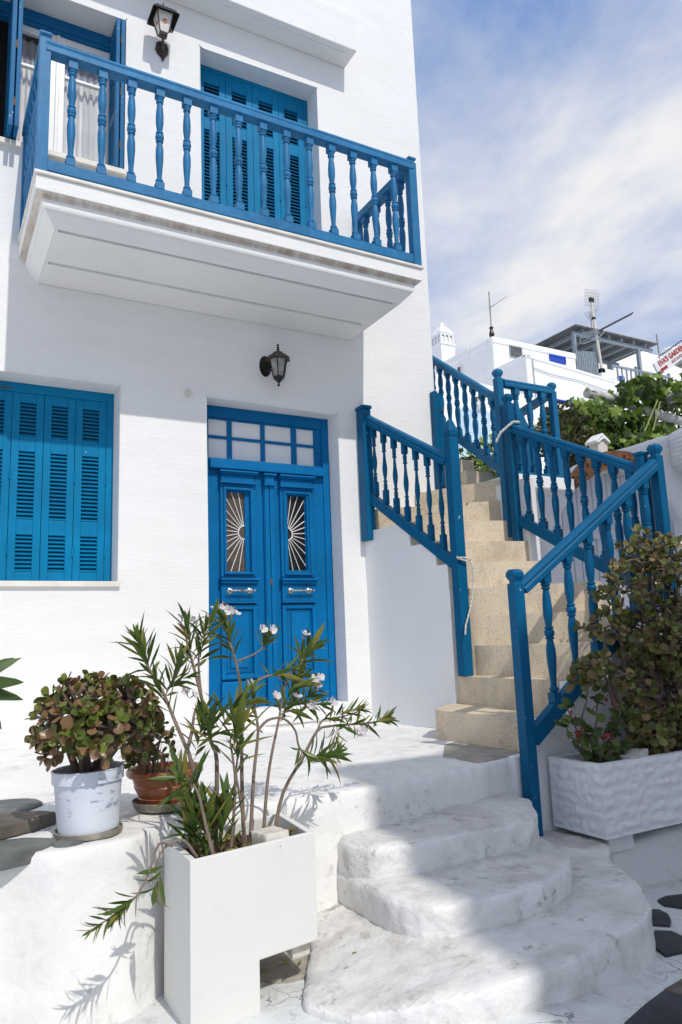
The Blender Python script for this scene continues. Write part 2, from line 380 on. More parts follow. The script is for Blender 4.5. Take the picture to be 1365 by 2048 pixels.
M['vinestem'] = simple('vine_wood', (0.16, 0.11, 0.07), 0.9, var=0.3, scale=20)
M['greenstem'] = simple('green_shoot', (0.20, 0.24, 0.06), 0.6, var=0.2, scale=10)

def bucketmat():
    t = NT('bucket_paint')
    c = t.mix(t.ramp(t.noise(5, 5), 0.35, 0.7), (0.70, 0.73, 0.79), (0.62, 0.66, 0.74))
    k = t.math('MULTIPLY', t.ramp(t.noise(13, 7, 0.72, (1.2, 1.2, 3.2)), 0.56, 0.63), t.ramp(t.noise(5, 3), 0.45, 0.58))
    c = t.mix(t.math('MULTIPLY', k, 0.75), c, (0.13, 0.17, 0.30))
    t.bump(t.noise(25, 5, 0.6, (1, 1, 3)), 0.2, 0.004)
    return t.fin(c, 0.5)
M['bucket'] = bucketmat()
def terracotta():
    t = NT('terracotta')
    c = t.mix(t.ramp(t.noise(6, 5), 0.3, 0.7), (0.22, 0.062, 0.022), (0.31, 0.10, 0.04))
    k = t.ramp(t.noise(30, 6, 0.7), 0.64, 0.68)
    sepz = t.n('ShaderNodeSeparateXYZ'); t.l(t.pos.outputs['Position'], sepz.inputs[0])
    rim = t.ramp(sepz.outputs['Z'], 0.0, 1.0)
    k = t.math('MULTIPLY', k, t.ramp(t.noise(9, 3), 0.45, 0.6))
    c = t.mix(t.math('MULTIPLY', k, 0.9), c, (0.66, 0.52, 0.46))
    return t.fin(c, 0.33)
M['terracotta'] = terracotta()
M['saucer'] = simple('stained_saucer', (0.26, 0.235, 0.19), 0.8, var=0.35, scale=25, bump=0.4)
def glassmat(name, tint, rough=0.08):
    t = NT(name); t.fin(tint, rough); t.b.inputs['Transmission Weight'].default_value = 0.85; t.b.inputs['IOR'].default_value = 1.3
    return t.m
M['lampglass'] = simple('frosted_lamp_glass', (0.26, 0.25, 0.24), 0.25, var=0.35, scale=18)
M['lampglass2'] = simple('milky_lamp_glass', (0.72, 0.70, 0.64), 0.3, var=0.12, scale=25)
M['amber'] = simple('amber_bulb', (0.55, 0.16, 0.015), 0.4)
def pane():
    t = NT('window_glass'); t.fin((0.9, 0.93, 0.95), 0.03); tr = t.n('ShaderNodeBsdfTransparent'); ms = t.n('ShaderNodeMixShader')
    lw_ = t.n('ShaderNodeLayerWeight'); lw_.inputs['Blend'].default_value = 0.5
    fr_ = t.math('ADD', t.math('MULTIPLY', t.math('POWER', lw_.outputs['Facing'], 4.0), 0.75), 0.04)
    gl = t.n('ShaderNodeBsdfGlossy'); gl.inputs['Roughness'].default_value = 0.02
    t.l(fr_, ms.inputs[0]); t.l(tr.outputs[0], ms.inputs[1]); t.l(gl.outputs[0], ms.inputs[2])
    t.l(ms.outputs[0], t.t.nodes['Material Output'].inputs['Surface']); return t.m
M['pane'] = pane()
M['frost'] = simple('pale_transom_pane', (0.80, 0.82, 0.81), 0.3, var=0.06, scale=2.5)
# ================================================================ GROUND, TERRACE, STEPS
def street_z(x): return 0.33 if x < 2.0 else 0.33-0.1*(x-2.0) if x < 5 else 0.03-0.04*(x-5)
mb = MB(); nx, ny = 60, 30
xs = [-9+0.5*i for i in range(nx)]; ys = [-13+0.5*i for i in range(ny)]
for y in ys:
    for x in xs: mb.v.append((x, y, street_z(x)+0.008*noise.noise(Vector((x*2, y*2, 3)))))
for j in range(ny-1):
    for i in range(nx-1): mb.f.append((j*nx+i, j*nx+i+1, (j+1)*nx+i+1, (j+1)*nx+i))
street = mb.build('street', M['street'], smooth=True); tag(street, kind='structure')
def slab_stone(poly_c, rx, ry, rot, zc, thick, name, mat, parent, n=26, seed=0, tiltf=None, bev=0.006):
    rnd = random.Random(seed); pts = []
    for k in range(n):
        a = 2*math.pi*k/n; r_ = 1+.16*noise.noise(Vector((math.cos(a)*1.3, math.sin(a)*1.3, seed*3.7)))+rnd.uniform(-.015, .015)
        x, y = rx*r_*math.cos(a), ry*r_*math.sin(a)
        pts.append((poly_c[0]+x*math.cos(rot)-y*math.sin(rot), poly_c[1]+x*math.sin(rot)+y*math.cos(rot)))
    m = MB().prism(pts, 0, thick)
    m.v = [(x, y, zc(x, y)+z) for x, y, z in m.v]
    return m.build(name, mat, parent, bevel=bev, smooth=True)
fz = lambda x, y: street_z(x)-0.05
def poly_stone(poly, zc, thick, name, mat, parent, bev=.008):
    m = MB().prism(poly, 0, thick); m.v = [(x, y, zc(x, y)+z+.004*noise.noise(Vector((x*6, y*6, z)))) for x, y, z in m.v]
    return m.build(name, mat, parent, bevel=bev, smooth=True)
for poly, mt in (([(3.40,-2.96),(3.44,-2.885),(3.55,-2.85),(3.70,-2.855),(3.82,-2.90),(3.72,-2.99),(3.58,-3.03),(3.45,-3.02)],'slatedark'),
        ([(3.06,-3.16),(3.09,-3.07),(3.15,-3.01),(3.23,-2.985),(3.30,-3.01),(3.28,-3.08),(3.21,-3.15),(3.13,-3.205)],'slatedark'),
        ([(2.76,-3.475),(2.80,-3.385),(2.89,-3.29),(2.99,-3.235),(3.06,-3.27),(3.04,-3.36),(2.95,-3.43),(2.87,-3.47)],'slatedark'),
        ([(2.06,-3.87),(2.26,-3.79),(2.42,-3.735),(2.50,-3.90),(2.55,-4.10),(2.30,-4.16),(2.10,-4.05)],'slatedark'),
        ([(2.425,-3.73),(2.62,-3.675),(2.85,-3.66),(2.98,-3.80),(2.84,-4.06),(2.56,-4.10),(2.51,-3.90)],'slate2')):
    poly_stone(poly, fz, .066, 'paving_stone', M[mt], street)
for i, (x, y, rx, ry, rot, mt) in enumerate([(3.45,-3.72,.26,.2,.2,'slatedark'),(3.3,-4.5,.33,.24,-.3,'slatedark'),(1.75,-4.65,.36,.25,.5,'slatedark'),(4.1,-3.3,.28,.19,.1,'slatedark'),
        (0.7,-4.5,.36,.26,-.2,'slate'),(4.3,-4.1,.38,.26,.4,'slatedark'),(-.4,-4.3,.34,.25,.1,'slate'),(5.0,-3.5,.34,.22,.2,'slatedark')]):
    slab_stone((x, y), rx, ry, rot, fz, 0.062, 'paving_stone', M[mt], street, seed=i)

ter_poly = [(-4.5,.15),(-4.5,-2.78),(-1,-2.76),(.28,-2.80),(.45,-2.90),(.70,-2.87),(.93,-2.66),(1.2,-2.60),(1.5,-2.60),(1.78,-2.60),(1.95,-2.57),(2.35,-2.48),(2.76,-2.385),(2.80,-2.36),(2.86,-2.33),(3.10,-2.255),(3.34,-2.24),(3.6,-1.9),(3.6,.15)]
tm = MB().prism(ter_poly, 0.05, 0.90)
terrace = organic(tm, 'terrace', M['terrace'], None, voxel=0.03, amp=0.010, smooth_it=4, fine=0.0025)
def ter_lift(x, y):
    t = max(0, min(1, (2.6-x)/2.0)); s = max(0, min(1, (y+2.8)/2.8)); return 0.115*t*(s**1.1) + 0.02*t
for v in terrace.data.vertices:
    x, y, z = v.co
    if z > 0.5: v.co.z += ter_lift(x, y)*min(1, (z-0.5)/0.3)-0.008
    if y < -2.2 and z < 0.75: v.co.y -= 0.10*(0.75-z)**1.0          # battered, spreading foot
    if y > -0.16 and x < 3.5: v.co.z += 0.05*((y+0.16)/0.16)**2 if z > .7 and y < 0.0 else 0   # cove against the wall
tag(terrace, kind='structure')
def ter_z(x, y): return 0.894+ter_lift(x, y)
tz = lambda x, y: ter_z(x, y)-0.04
for i, (x, y, rx, ry, rot, mt) in enumerate([(.22,-2.12,.27,.17,.2,'slate'),(.16,-2.76,.30,.13,0.1,'slate'),(.50,-2.80,.06,.045,.5,'slate'),(-.6,-2.4,.3,.2,.2,'slate'),(-1.3,-1.9,.3,.22,.4,'slate')]):
    slab_stone((x, y), rx, ry, rot, tz, 0.048, 'paving_stone', M[mt], terrace, seed=40+i)
cp = MB(); cp.prism([(2.76,-2.33),(2.90,-2.29),(3.10,-2.22),(3.27,-2.18),(3.27,-1.50),(3.05,-1.62),(2.72,-2.05)], .84, .8975)
cp.build('cement_patch', M['cement'], terrace, bevel=0.01, smooth=True)

fs = thing('front_steps', 'worn whitewashed rounded steps leading up from street to terrace', 'steps', (2.2,-2.9,.3))
organic(MB().prism([(1.70,-2.45),(1.70,-2.74),(1.75,-2.855),(1.93,-2.875),(2.32,-2.88),(2.62,-2.885),(2.76,-2.78),(2.93,-2.55),(3.02,-2.32),(3.0,-2.2),(1.7,-2.2)], .2, .715), 'step', M['steps'], fs, voxel=0.02, amp=0.015, smooth_it=3, fine=0.006)
organic(MB().prism([(1.69,-2.5),(1.69,-3.06),(1.74,-3.20),(1.83,-3.255),(1.98,-3.275),(2.31,-3.265),(2.56,-3.16),(2.71,-3.02),(2.80,-2.82),(2.90,-2.58),(2.98,-2.40),(2.98,-2.2),(1.8,-2.2)], .2, .578), 'step', M['steps'], fs, voxel=0.02, amp=0.015, smooth_it=3, fine=0.006)
organic(MB().prism([(1.55,-2.5),(1.46,-2.78),(1.30,-3.06),(1.22,-3.22),(1.30,-3.38),(1.48,-3.52),(1.73,-3.635),(2.04,-3.65),(2.41,-3.575),(2.62,-3.51),(2.78,-3.42),(2.93,-3.24),(3.03,-3.05),(3.14,-2.85),(3.36,-2.68),(3.42,-2.2),(1.5,-2.2)], .05, .455), 'step', M['steps'], fs, voxel=0.022, amp=0.015, smooth_it=3, fine=0.006)

for v in fs.children[-1].data.vertices:                      # the lowest step dies away into the street on its left
    if v.co.x < 1.75 and v.co.z > .2: v.co.z -= min(.085, (1.75-v.co.x)*.19)

# ================================================================ HOUSE
house = thing('house', 'white two storey house with bright blue door, shutters and balcony', 'house', (1.5, 0, .9))
OP = [(.215,1.27,2.10,3.655,.26),(1.984,3.235,1.075,3.655,.24),(.20,1.28,5.53,7.0,.36),(1.945,3.14,4.66,7.0,.26)]   # x0,x1,z0,z1,depth
gx = sorted(set([-7,4.37]+[v for o in OP for v in o[:2]])); gz = sorted(set([.3,10.2]+[v for o in OP for v in o[2:4]]))
wm = MB()
vi = {}
def vid(x, y, z):
    k = (round(x,4), round(y,4), round(z,4))
    if k not in vi: vi[k] = len(wm.v); wm.v.append(k)
    return vi[k]
for i in range(len(gx)-1):
    for j in range(len(gz)-1):
        cx, cz = (gx[i]+gx[i+1])/2, (gz[j]+gz[j+1])/2
        if any(o[0] < cx < o[1] and o[2] < cz < o[3] for o in OP): continue
        wm.f.append((vid(gx[i],0,gz[j]), vid(gx[i+1],0,gz[j]), vid(gx[i+1],0,gz[j+1]), vid(gx[i],0,gz[j+1])))
for x0, x1, z0, z1, d in OP:
    xi = [x for x in gx if x0 <= x <= x1]; zi = [z for z in gz if z0 <= z <= z1]
    for a, b in zip(xi, xi[1:]):
        wm.f.append((vid(a,0,z1), vid(b,0,z1), vid(b,d,z1), vid(a,d,z1))); wm.f.append((vid(a,d,z0), vid(b,d,z0), vid(b,0,z0), vid(a,0,z0)))
    for a, b in zip(zi, zi[1:]):
        wm.f.append((vid(x0,0,a), vid(x0,0,b), vid(x0,d,b), vid(x0,d,a))); wm.f.append((vid(x1,d,a), vid(x1,d,b), vid(x1,0,b), vid(x1,0,a)))
rs = [(4.37,0),(4.0,2.5),(3.4,6.0)]
for z0, z1 in zip(gz, gz[1:]):
    for (xa, ya), (xb, yb) in zip(rs, rs[1:]):
        wm.f.append((vid(xa,ya,z0), vid(xb,yb,z0), vid(xb,yb,z1), vid(xa,ya,z1)))
    wm.f.append((vid(-7,6,z0), vid(-7,0,z0), vid(-7,0,z1), vid(-7,6,z1))); wm.f.append((vid(3.4,6,z0), vid(-7,6,z0), vid(-7,6,z1), vid(3.4,6,z1)))
n0 = len(wm.v); wm.add([(-7,0,10.2),(4.37,0,10.2),(4.0,2.5,10.2),(3.4,6,10.2),(-7,6,10.2)], [(0,1,2,3,4)])
for x0, x1, z0, z1, d in OP:
    wm.add([(x0-.05,d+.3,z0-.05),(x1+.05,d+.3,z0-.05),(x1+.05,d+.3,z1+.05),(x0-.05,d+.3,z1+.05)], [(0,1,2,3)])
me = wm.mesh('wall', M['wall'])
bm = bmesh.new(); bm.from_mesh(me); bmesh.ops.remove_doubles(bm, verts=bm.verts, dist=0.0005)
ed = [e_ for e_ in bm.edges if len(e_.link_faces) == 2 and e_.calc_face_angle(0) > R(30) and min(v.co.y for v in e_.verts) < .01]
bmesh.ops.bevel(bm, geom=ed, offset=0.014, segments=3, affect='EDGES', profile=0.5, clamp_overlap=True)
bm.to_mesh(me); bm.free()
wall = link('wall', me, house)
db = MB()
for x0, x1, z0, z1, d in OP: db.box(x0-.04, x1+.04, d+.05, d+.28, z0-.04, z1+.04)
# (dark rooms behind the openings are only needed behind glass)
MB().box(.16,1.32,.52,.62,5.4,7.1).build('dark_room', M['dark'], house)
MB().box(-1.2,3.475,-.255,-.002,7.345,7.75).build('upper_cornice', M['wall'], house, bevel=.008)
MB().box(-1.1,3.37,-.185,-.165,7.337,7.344).build('drip_strip', M['farwhite'], house)
MB().lathe([(.001,-.02),(.025,-.018),(.03,0),(.03,.012)], 12, (1.82,-.012,3.668), mat=Matrix.Rotation(R(90),3,'X')).build('pipe_cap', M['block'], house, smooth=True)

# ---------------------------------------------------------------- louvred shutters
slat_me = {}
def slat_mesh(w_, h_, mat):
    k = (round(w_,3), round(h_,3), mat.name)
    if k not in slat_me:
        m = MB(); m.obox((0,0,0), (w_/2,0,0), (0,.013,.011*h_/.03), (0,-.0022,.0026)); slat_me[k] = m.mesh('slat', mat)
    return slat_me[k]
def louvre_panel(name, x0, x1, z0, z1, y, secs, mat, parent, slats=True, bw=.055, joined=False):
    """frame of stiles and rails with open louvred fields (z ranges, slat counts)"""
    m = MB(); zs = sorted(secs)
    m.box(x0, x0+bw, y, y+.035, z0, z1); m.box(x1-bw, x1, y, y+.035, z0, z1)
    edges = [z0]+[v for s_ in zs for v in s_[:2]]+[z1]
    for a, b in zip(edges[::2], edges[1::2]): m.box(x0+bw, x1-bw, y+.002, y+.033, a, b)
    p = m.build(name, mat, parent, bevel=.004)
    for za, zb, n in zs:
        st = (zb-za)/n
        if joined:
            jm = MB()
            for k in range(n): jm.obox(((x0+x1)/2, y+.018, za+st*(k+.5)), ((x1-x0)/2-bw,0,0), (0,.013,.011*st/.03), (0,-.0022,.0026))
            q = jm.build('slat_field', mat, p); tag(q, kind='stuff')
        else:
            sm = slat_mesh(x1-x0-2*bw, st, mat)
            for k in range(n): link('slat', sm, p, Matrix.Translation(((x0+x1)/2, y+.018, za+st*(k+.5))))
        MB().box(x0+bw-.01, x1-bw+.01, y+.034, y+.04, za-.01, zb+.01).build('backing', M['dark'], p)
    return p
def hinge(x, y, z, mat, parent):
    MB().lathe([(.008,-.04),(.008,.04)], 8, (x, y, z)).build('hinge', mat, parent, smooth=True)
# lower window
yw = .205
fr = MB(); fr.box(.215,1.27,yw+.002,yw+.05,3.578,3.655); fr.box(1.213,1.27,yw,yw+.05,2.10,3.58); fr.box(.215,.255,yw,yw+.05,2.10,3.58)
fr.build('window_frame', M['shutter'], house, bevel=.004)
for a, b in ((.258,.508),(.511,.738),(.741,.972),(.975,1.211)):
    louvre_panel('shutter', a, b, 2.108, 3.575, yw, [(2.19,2.47,9),(2.586,3.113,17),(3.235,3.50,9)], M['shutter'], house)
for x in (.5095,.9735,1.212):
    for z in (2.35,2.93,3.42): hinge(x, yw-.003, z, M['shutter'], house)
MB().box(-.02,1.288,-.028,.24,2.062,2.103).build('window_sill', M['marble'], house, bevel=.005)
MB().box(.40,.50,yw-.006,yw,3.597,3.604).build('rusty_bolt', M['rust'], house)
# upper balcony door
yu = .20
fr = MB(); fr.box(1.945,3.14,yu+.002,yu+.05,6.955,7.0); fr.box(3.088,3.14,yu,yu+.05,4.7,6.96); fr.box(1.945,1.985,yu,yu+.05,4.7,6.96)
fr.build('balcony_door_frame', M['shutter'], house, bevel=.004)
for a, b in ((1.988,2.263),(2.266,2.538),(2.541,2.813),(2.816,3.086)):
    louvre_panel('balcony_shutter', a, b, 4.712, 6.952, yu, [(5.42,6.335,26),(6.455,6.825,10)], M['shutter'], house, bw=.062)
for x in (2.2645,2.8145,3.087):
    for z in (5.1,5.85,6.62): hinge(x, yu-.003, z, M['shutter'], house)
# upper white casement window with open shutters
fr = MB(); fr.box(.20,1.28,.255,.33,6.895,7.0); fr.box(.20,1.28,.262,.33,6.86,6.895)
fr.build('window_header', M['old'], house, bevel=.006)
for a, b in ((.405,.765),(.775,1.215)):
    m = MB(); y0, y1 = .285, .33
    m.box(a,a+.055,y0,y1,5.56,6.86); m.box(b-.055,b,y0,y1,5.56,6.86); m.box(a+.055,b-.055,y0+.002,y1-.002,5.56,5.66); m.box(a+.055,b-.055,y0+.002,y1-.002,6.80,6.86); m.box(a+.055,b-.055,y0+.004,y1-.004,6.475,6.50)
    cs = m.build('casement', M['pvc'], house, bevel=.004)
    MB().box(a+.05,b-.05,.308,.312,5.62,6.81).build('pane', M['pane'], cs)
    cm = MB(); nseg = 40
    for j, z in enumerate((5.58,6.62)):
        for k in range(nseg+1):
            x = a+.04+(b-a-.08)*k/nseg; cm.v.append((x, .375+.018*math.sin(k*1.05+a*9)+.008*math.sin(k*2.3), z))
    for k in range(nseg): cm.f.append((k, k+1, nseg+2+k, nseg+1+k))
    cm.build('curtain', M['curtain'], cs, smooth=80)
    dm = MB()
    for j, z in enumerate((6.3,6.85)):
        for k in range(nseg+1):
            x = a+.0+(b-a)*k/nseg; dm.v.append((x, .45+.03*math.sin(k*.8+a*5), z))
    for k in range(nseg): dm.f.append((k, k+1, nseg+2+k, nseg+1+k))
    dm.build('drape', M['drape'], cs, smooth=80)
MB().box(.755,.785,.272,.30,5.56,6.86).build('mullion', M['pvc'], house, bevel=.006)
MB().box(1.215,1.28,.28,.33,5.53,6.86).build('window_jamb', M['pvc'], house)
MB().box(.30,1.292,-.045,.30,5.487,5.533).build('window_sill', M['marble'], house, bevel=.005)
def open_shutter(x, sgn, name):
    # two leaves folded together, standing out at right angles to the wall
    for k, dx in enumerate((0, .042)):
        m = MB(); xx = x+sgn*dx; t = .032; ya, yb = (-.035, .25) if sgn < 0 else (-.20, .25)
        for (a, b) in ((ya, ya+.05), (yb-.05, yb)): m.box(xx, xx+t, a, b, 5.545, 6.955)
        for (a, b) in ((5.545,5.62),(6.02,6.10),(6.52,6.58),(6.90,6.955)): m.box(xx+.001, xx+t-.001, ya+.05, yb-.05, a, b)
        p = m.build(name, M['old'], house, bevel=.003)
        jm = MB()
        for za, zb, n in ((5.62,6.02,12),(6.10,6.52,13),(6.58,6.90,10)):
            for q in range(n): jm.obox((xx+t/2, (ya+yb)/2, za+(zb-za)*(q+.5)/n), (0,(yb-ya)/2-.05,0), (.010,0,-.009), (.002,0,.002))
        s = jm.build('slat_field', M['old'], p); tag(s, kind='stuff')
    for z in (5.75,6.25,6.75): MB().box(x-.004 if sgn < 0 else x+.03, x+.004 if sgn < 0 else x+.044, ya-.005, ya+.003, z-.035, z+.035).build('hinge', M['rust'], house)
open_shutter(1.236, -1, 'open_shutter'); open_shutter(.370, 1, 'open_shutter')

# ---------------------------------------------------------------- front door
yd = .19; S = (yd+5.8)/5.93
dX = lambda x: x*S
dZ = lambda z: (z-1.6)*S+1.6
m = MB(); m.box(1.984,2.062,yd-.01,yd+.06,1.075,3.655); m.box(3.165,3.235,yd-.01,yd+.06,1.075,3.655); m.box(2.062,3.165,yd-.008,yd+.06,dZ(3.535),3.655)
m.box(2.062,3.165,yd-.06,yd+.06,dZ(3.075),dZ(3.155)); m.box(2.062,3.165,yd-.012,yd+.05,dZ(3.155),dZ(3.168))
dfr = m.build('door_frame', M['door'], house, bevel=.005)
m = MB(); ya, yb = yd+.012, yd+.045
xb = [2.062, dX(2.05), dX(2.221), dX(2.263), dX(2.535), dX(2.574), dX(2.834), dX(2.884), dX(3.062), 3.165]
zt, zb_, zm0, zm1 = dZ(3.521), dZ(3.168), dZ(3.352), dZ(3.378)
for a, b in zip(xb[::2], xb[1::2]): m.box(a, b, ya, yb, zb_, zt+.02)
for a, b in zip(xb[1::2], xb[2::2]):
    m.box(a, b, ya+.003, yb-.003, zm0, zm1)
    m.box(a, b, ya+.003, yb-.003, zt, zt+.018); m.box(a, b, ya+.003, yb-.003, zb_, zb_+.012)
tr = m.build('transom', M['door'], house, bevel=.004)
for a, b in zip(xb[1::2], xb[2::2]):
    for c, d in ((zb_+.01, zm0), (zm1, zt)): MB().box(a-.004, b+.004, yd+.032, yd+.036, c-.004, d+.004).build('pane', M['frost'], tr)
def door_leaf(x0, x1, gx0, gx1, hub_right, px0, px1):
    m = MB()
    gz0, gz1 = dZ(2.203), dZ(2.884)
    m.box(x0, gx0, yd, yd+.045, 1.08, dZ(3.07)); m.box(gx1, x1, yd, yd+.045, 1.08, dZ(3.07)); m.box(gx0, gx1, yd+.001, yd+.044, 1.08, gz0); m.box(gx0, gx1, yd+.001, yd+.044, gz1, dZ(3.07))
    leaf = m.build('door_leaf', M['door'], house)
    cx, hw = (px0+px1)/2, (px1-px0)/2
    def mould(name, x0_, x1_, z0_, z1_, d, bev=.006): return MB().box(x0_, x1_, yd-d, yd+.004, z0_, z1_).build(name, M['door'], leaf, bevel=bev)
    mould('cap_moulding', px0-.012, px1+.012, dZ(3.045), dZ(3.062), .075); mould('cap_moulding', px0-.006, px1+.006, dZ(3.03), dZ(3.046), .058)
    mould('frieze', px0+.008, px1-.008, dZ(2.962), dZ(3.03), .034)
    mould('cap_moulding', px0-.010, px1+.010, dZ(2.95), dZ(2.963), .068)
    for d_, ins, z0_, z1_ in ((.030, 0, dZ(2.155), dZ(2.95)), (.046, .028, dZ(2.175), dZ(2.918))):
        q = MB(); a0, a1 = px0+ins, px1-ins; t = (gx0-px0-ins) if ins == 0 else .022
        q.box(a0, a0+t, yd-d_, yd+.003, z0_, z1_); q.box(a1-t, a1, yd-d_, yd+.003, z0_, z1_)
        q.box(a0+t, a1-t, yd-d_+.001, yd+.003, z0_, z0_+t*.9); q.box(a0+t, a1-t, yd-d_+.001, yd+.003, z1_-t*.9, z1_)
        q.build('glass_surround', M['door'], leaf, bevel=.005)
    MB().box(gx0-.005, gx1+.005, yd+.018, yd+.022, gz0-.005, gz1+.005).build('pane', M['brownglass'] if hub_right else M['blackglass'], leaf)
    g = MB(); hx = gx1 if hub_right else gx0; hz = dZ(2.54); sg = -1 if hub_right else 1; rr = .058; yg = yd+.010
    arc = [(hx+sg*rr*math.cos(a), yg, hz+rr*math.sin(a)) for a in [R(-88+176*k/12) for k in range(13)]]
    g.tube(arc, .0055, 5)
    for a in [R(v) for v in (-80,-69,-57,-43,-28,-12,4,20,34,48,60,71,81)]:
        dx, dz = math.cos(a), math.sin(a)
        tmax = min((gx1-gx0)/max(dx,1e-3), ((gz1-hz) if dz > 0 else (hz-gz0))/max(abs(dz),1e-3))
        g.tube([(hx+sg*rr*dx, yg, hz+rr*dz), (hx+sg*tmax*dx, yg, hz+tmax*dz)], .0042, 5)
    g.build('sunburst_grille', M['ironwhite'], leaf, smooth=True)
    mould('shelf', px0-.014, px1+.014, dZ(2.125), dZ(2.145), .08); mould('shelf', px0-.004, px1+.004, dZ(2.10), dZ(2.126), .062); mould('handle_panel', px0, px1, dZ(1.945), dZ(2.102), .036); mould('shelf', px0-.002, px1+.002, dZ(1.935), dZ(1.947), .052)
    z0_, z1_ = dZ(1.318), dZ(1.925)
    q = MB(); t = .04
    q.box(px0,px0+t,yd-.030,yd+.003,z0_,z1_); q.box(px1-t,px1,yd-.030,yd+.003,z0_,z1_); q.box(px0+t,px1-t,yd-.029,yd+.003,z0_,z0_+t); q.box(px0+t,px1-t,yd-.029,yd+.003,z1_-t,z1_)
    q.build('panel_moulding', M['door'], leaf, bevel=.009, seg=3)
    a0, a1, b0, b1 = px0+.078, px1-.078, dZ(1.406), dZ(1.862)
    q = MB().add([(px0+.045,yd-.001,z0_+.045),(px1-.045,yd-.001,z0_+.045),(px1-.045,yd-.001,z1_-.045),(px0+.045,yd-.001,z1_-.045),(a0,yd-.016,b0),(a1,yd-.016,b0),(a1,yd-.016,b1),(a0,yd-.016,b1)],
                 [(0,1,5,4),(1,2,6,5),(2,3,7,6),(3,0,4,7)])
    q.box(a0+.004, a1-.004, yd-.024, yd-.002, b0+.004, b1-.004)
    q.build('raised_panel', M['door'], leaf)
    mould('plinth', px0-.004, px1+.004, 1.085, dZ(1.30), .040, .008)
    # pull handle: two rosettes and a turned bar
    hz2 = dZ(2.038); h = MB(); rx = Matrix.Rotation(R(90), 3, 'Y'); ry = Matrix.Rotation(R(90), 3, 'X')
    for sx in (-1, 1):
        h.lathe([(.024,0),(.026,.004),(.018,.008),(.020,.012),(.010,.016),(.009,.045),(.013,.05),(.001,.056)], 12, (cx+sx*.088, yd-.036, hz2), mat=ry)
        h.lathe([(.001,-.018),(.009,-.012),(.006,-.004),(.010,.004),(.001,.012)], 8, (cx+sx*.118, yd-.078, hz2), mat=rx)
    h.lathe([(.006,-.10),(.006,-.07),(.011,-.045),(.007,-.028),(.010,-.012),(.017,-.006),(.009,0),(.017,.006),(.010,.012),(.007,.028),(.011,.045),(.006,.07),(.006,.10)], 10, (cx, yd-.078, hz2), mat=rx)
    h.build('door_handle', M['chrome'], leaf, smooth=True)
    return leaf
door_leaf(2.064, 2.60, dX(2.187), dX(2.366), True, 2.157, 2.482)
lr = door_leaf(2.603, 3.163, dX(2.757), dX(2.938), False, 2.715, 3.045)
m = MB(); ax0, ax1 = dX(2.533), dX(2.63); am = (ax0+ax1)/2
m.box(ax0+.006,am-.004,yd-.042,yd-.001,1.10,dZ(2.965)); m.box(am+.004,ax1-.006,yd-.042,yd-.001,1.10,dZ(2.965)); m.box(ax0,ax1,yd-.028,yd-.0005,1.084,dZ(2.96))
m.box(ax0+.003,ax1-.003,yd-.055,yd-.002,dZ(2.966),dZ(3.04)); m.box(ax0-.008,ax1+.008,yd-.07,yd-.003,dZ(2.952),dZ(2.967)); m.box(ax0-.012,ax1+.012,yd-.08,yd-.003,dZ(3.04),dZ(3.058))
m.box(ax0-.002,ax1+.002,yd-.05,yd-.003,1.084,1.32)
ap = m.build('meeting_post', M['door'], house, bevel=.006)
MB().box(am-.006,am+.010,yd-.046,yd-.041,dZ(2.085),dZ(2.14)).build('keyhole', M['rust'], ap)
MB().box(1.97,3.25,-.02,.2,.94,1.078).build('threshold', M['farwhite'], house, bevel=.012)

# ---------------------------------------------------------------- balcony slab
m = MB(); m.box(.482,3.572,-1.018,-.002,4.683,4.706)
m.build('balcony_floor_slab', M['marble'], house, bevel=.006)
MB().box(.495,3.556,-1.0,-.001,4.577,4.6825).build('balcony_fascia', M['wall'], house, bevel=.006)
def ring(m, z0, z1, i0, i1):
    a = [(.495+i0,-1.0+i0),(3.556-i0,-1.0+i0),(3.556-i0,-.001),(.495+i0,-.001)]; b = [(.495+i1,-1.0+i1),(3.556-i1,-1.0+i1),(3.556-i1,-.001),(.495+i1,-.001)]
    m.add([(x,y,z0) for x,y in a]+[(x,y,z1) for x,y in b], [(0,1,5,4),(1,2,6,5),(2,3,7,6),(3,0,4,7)])
m = MB(); ring(m, 4.5768, 4.573, .004, .046); ring(m, 4.573, 4.545, .046, .049); m.build('stained_lip', M['stained'], house)
m = MB(); pr = [(4.545,.049),(4.502,.053),(4.49,.058),(4.488,.068),(4.475,.074),(4.402,.143),(4.40,.146),(4.41,.148)]
for (za, ia), (zb2, ib) in zip(pr, pr[1:]): ring(m, za, zb2, ia, ib)
m.box(.642,3.409,-.853,-.001,4.425,4.46)
m.build('balcony_underside', M['wall'], house)
m = MB(); m.box(.6425,3.385,-.820,-.378,4.40,4.4245); m.box(.6425,3.36,-.340,-.0015,4.40,4.4245)
m.box(.6425,.665,-.8515,-.8205,4.4005,4.4243); m.box(.6425,.665,-.3775,-.3405,4.4005,4.4243); m.box(3.355,3.4085,-.8515,-.8205,4.4005,4.4243); m.box(3.325,3.4085,-.3775,-.3405,4.4005,4.4243); m.box(3.3855,3.4085,-.82,-.378,4.4007,4.4241); m.box(3.3605,3.4085,-.34,-.002,4.4007,4.4241)
m.build('soffit_panel', M['wall'], house, bevel=.003)

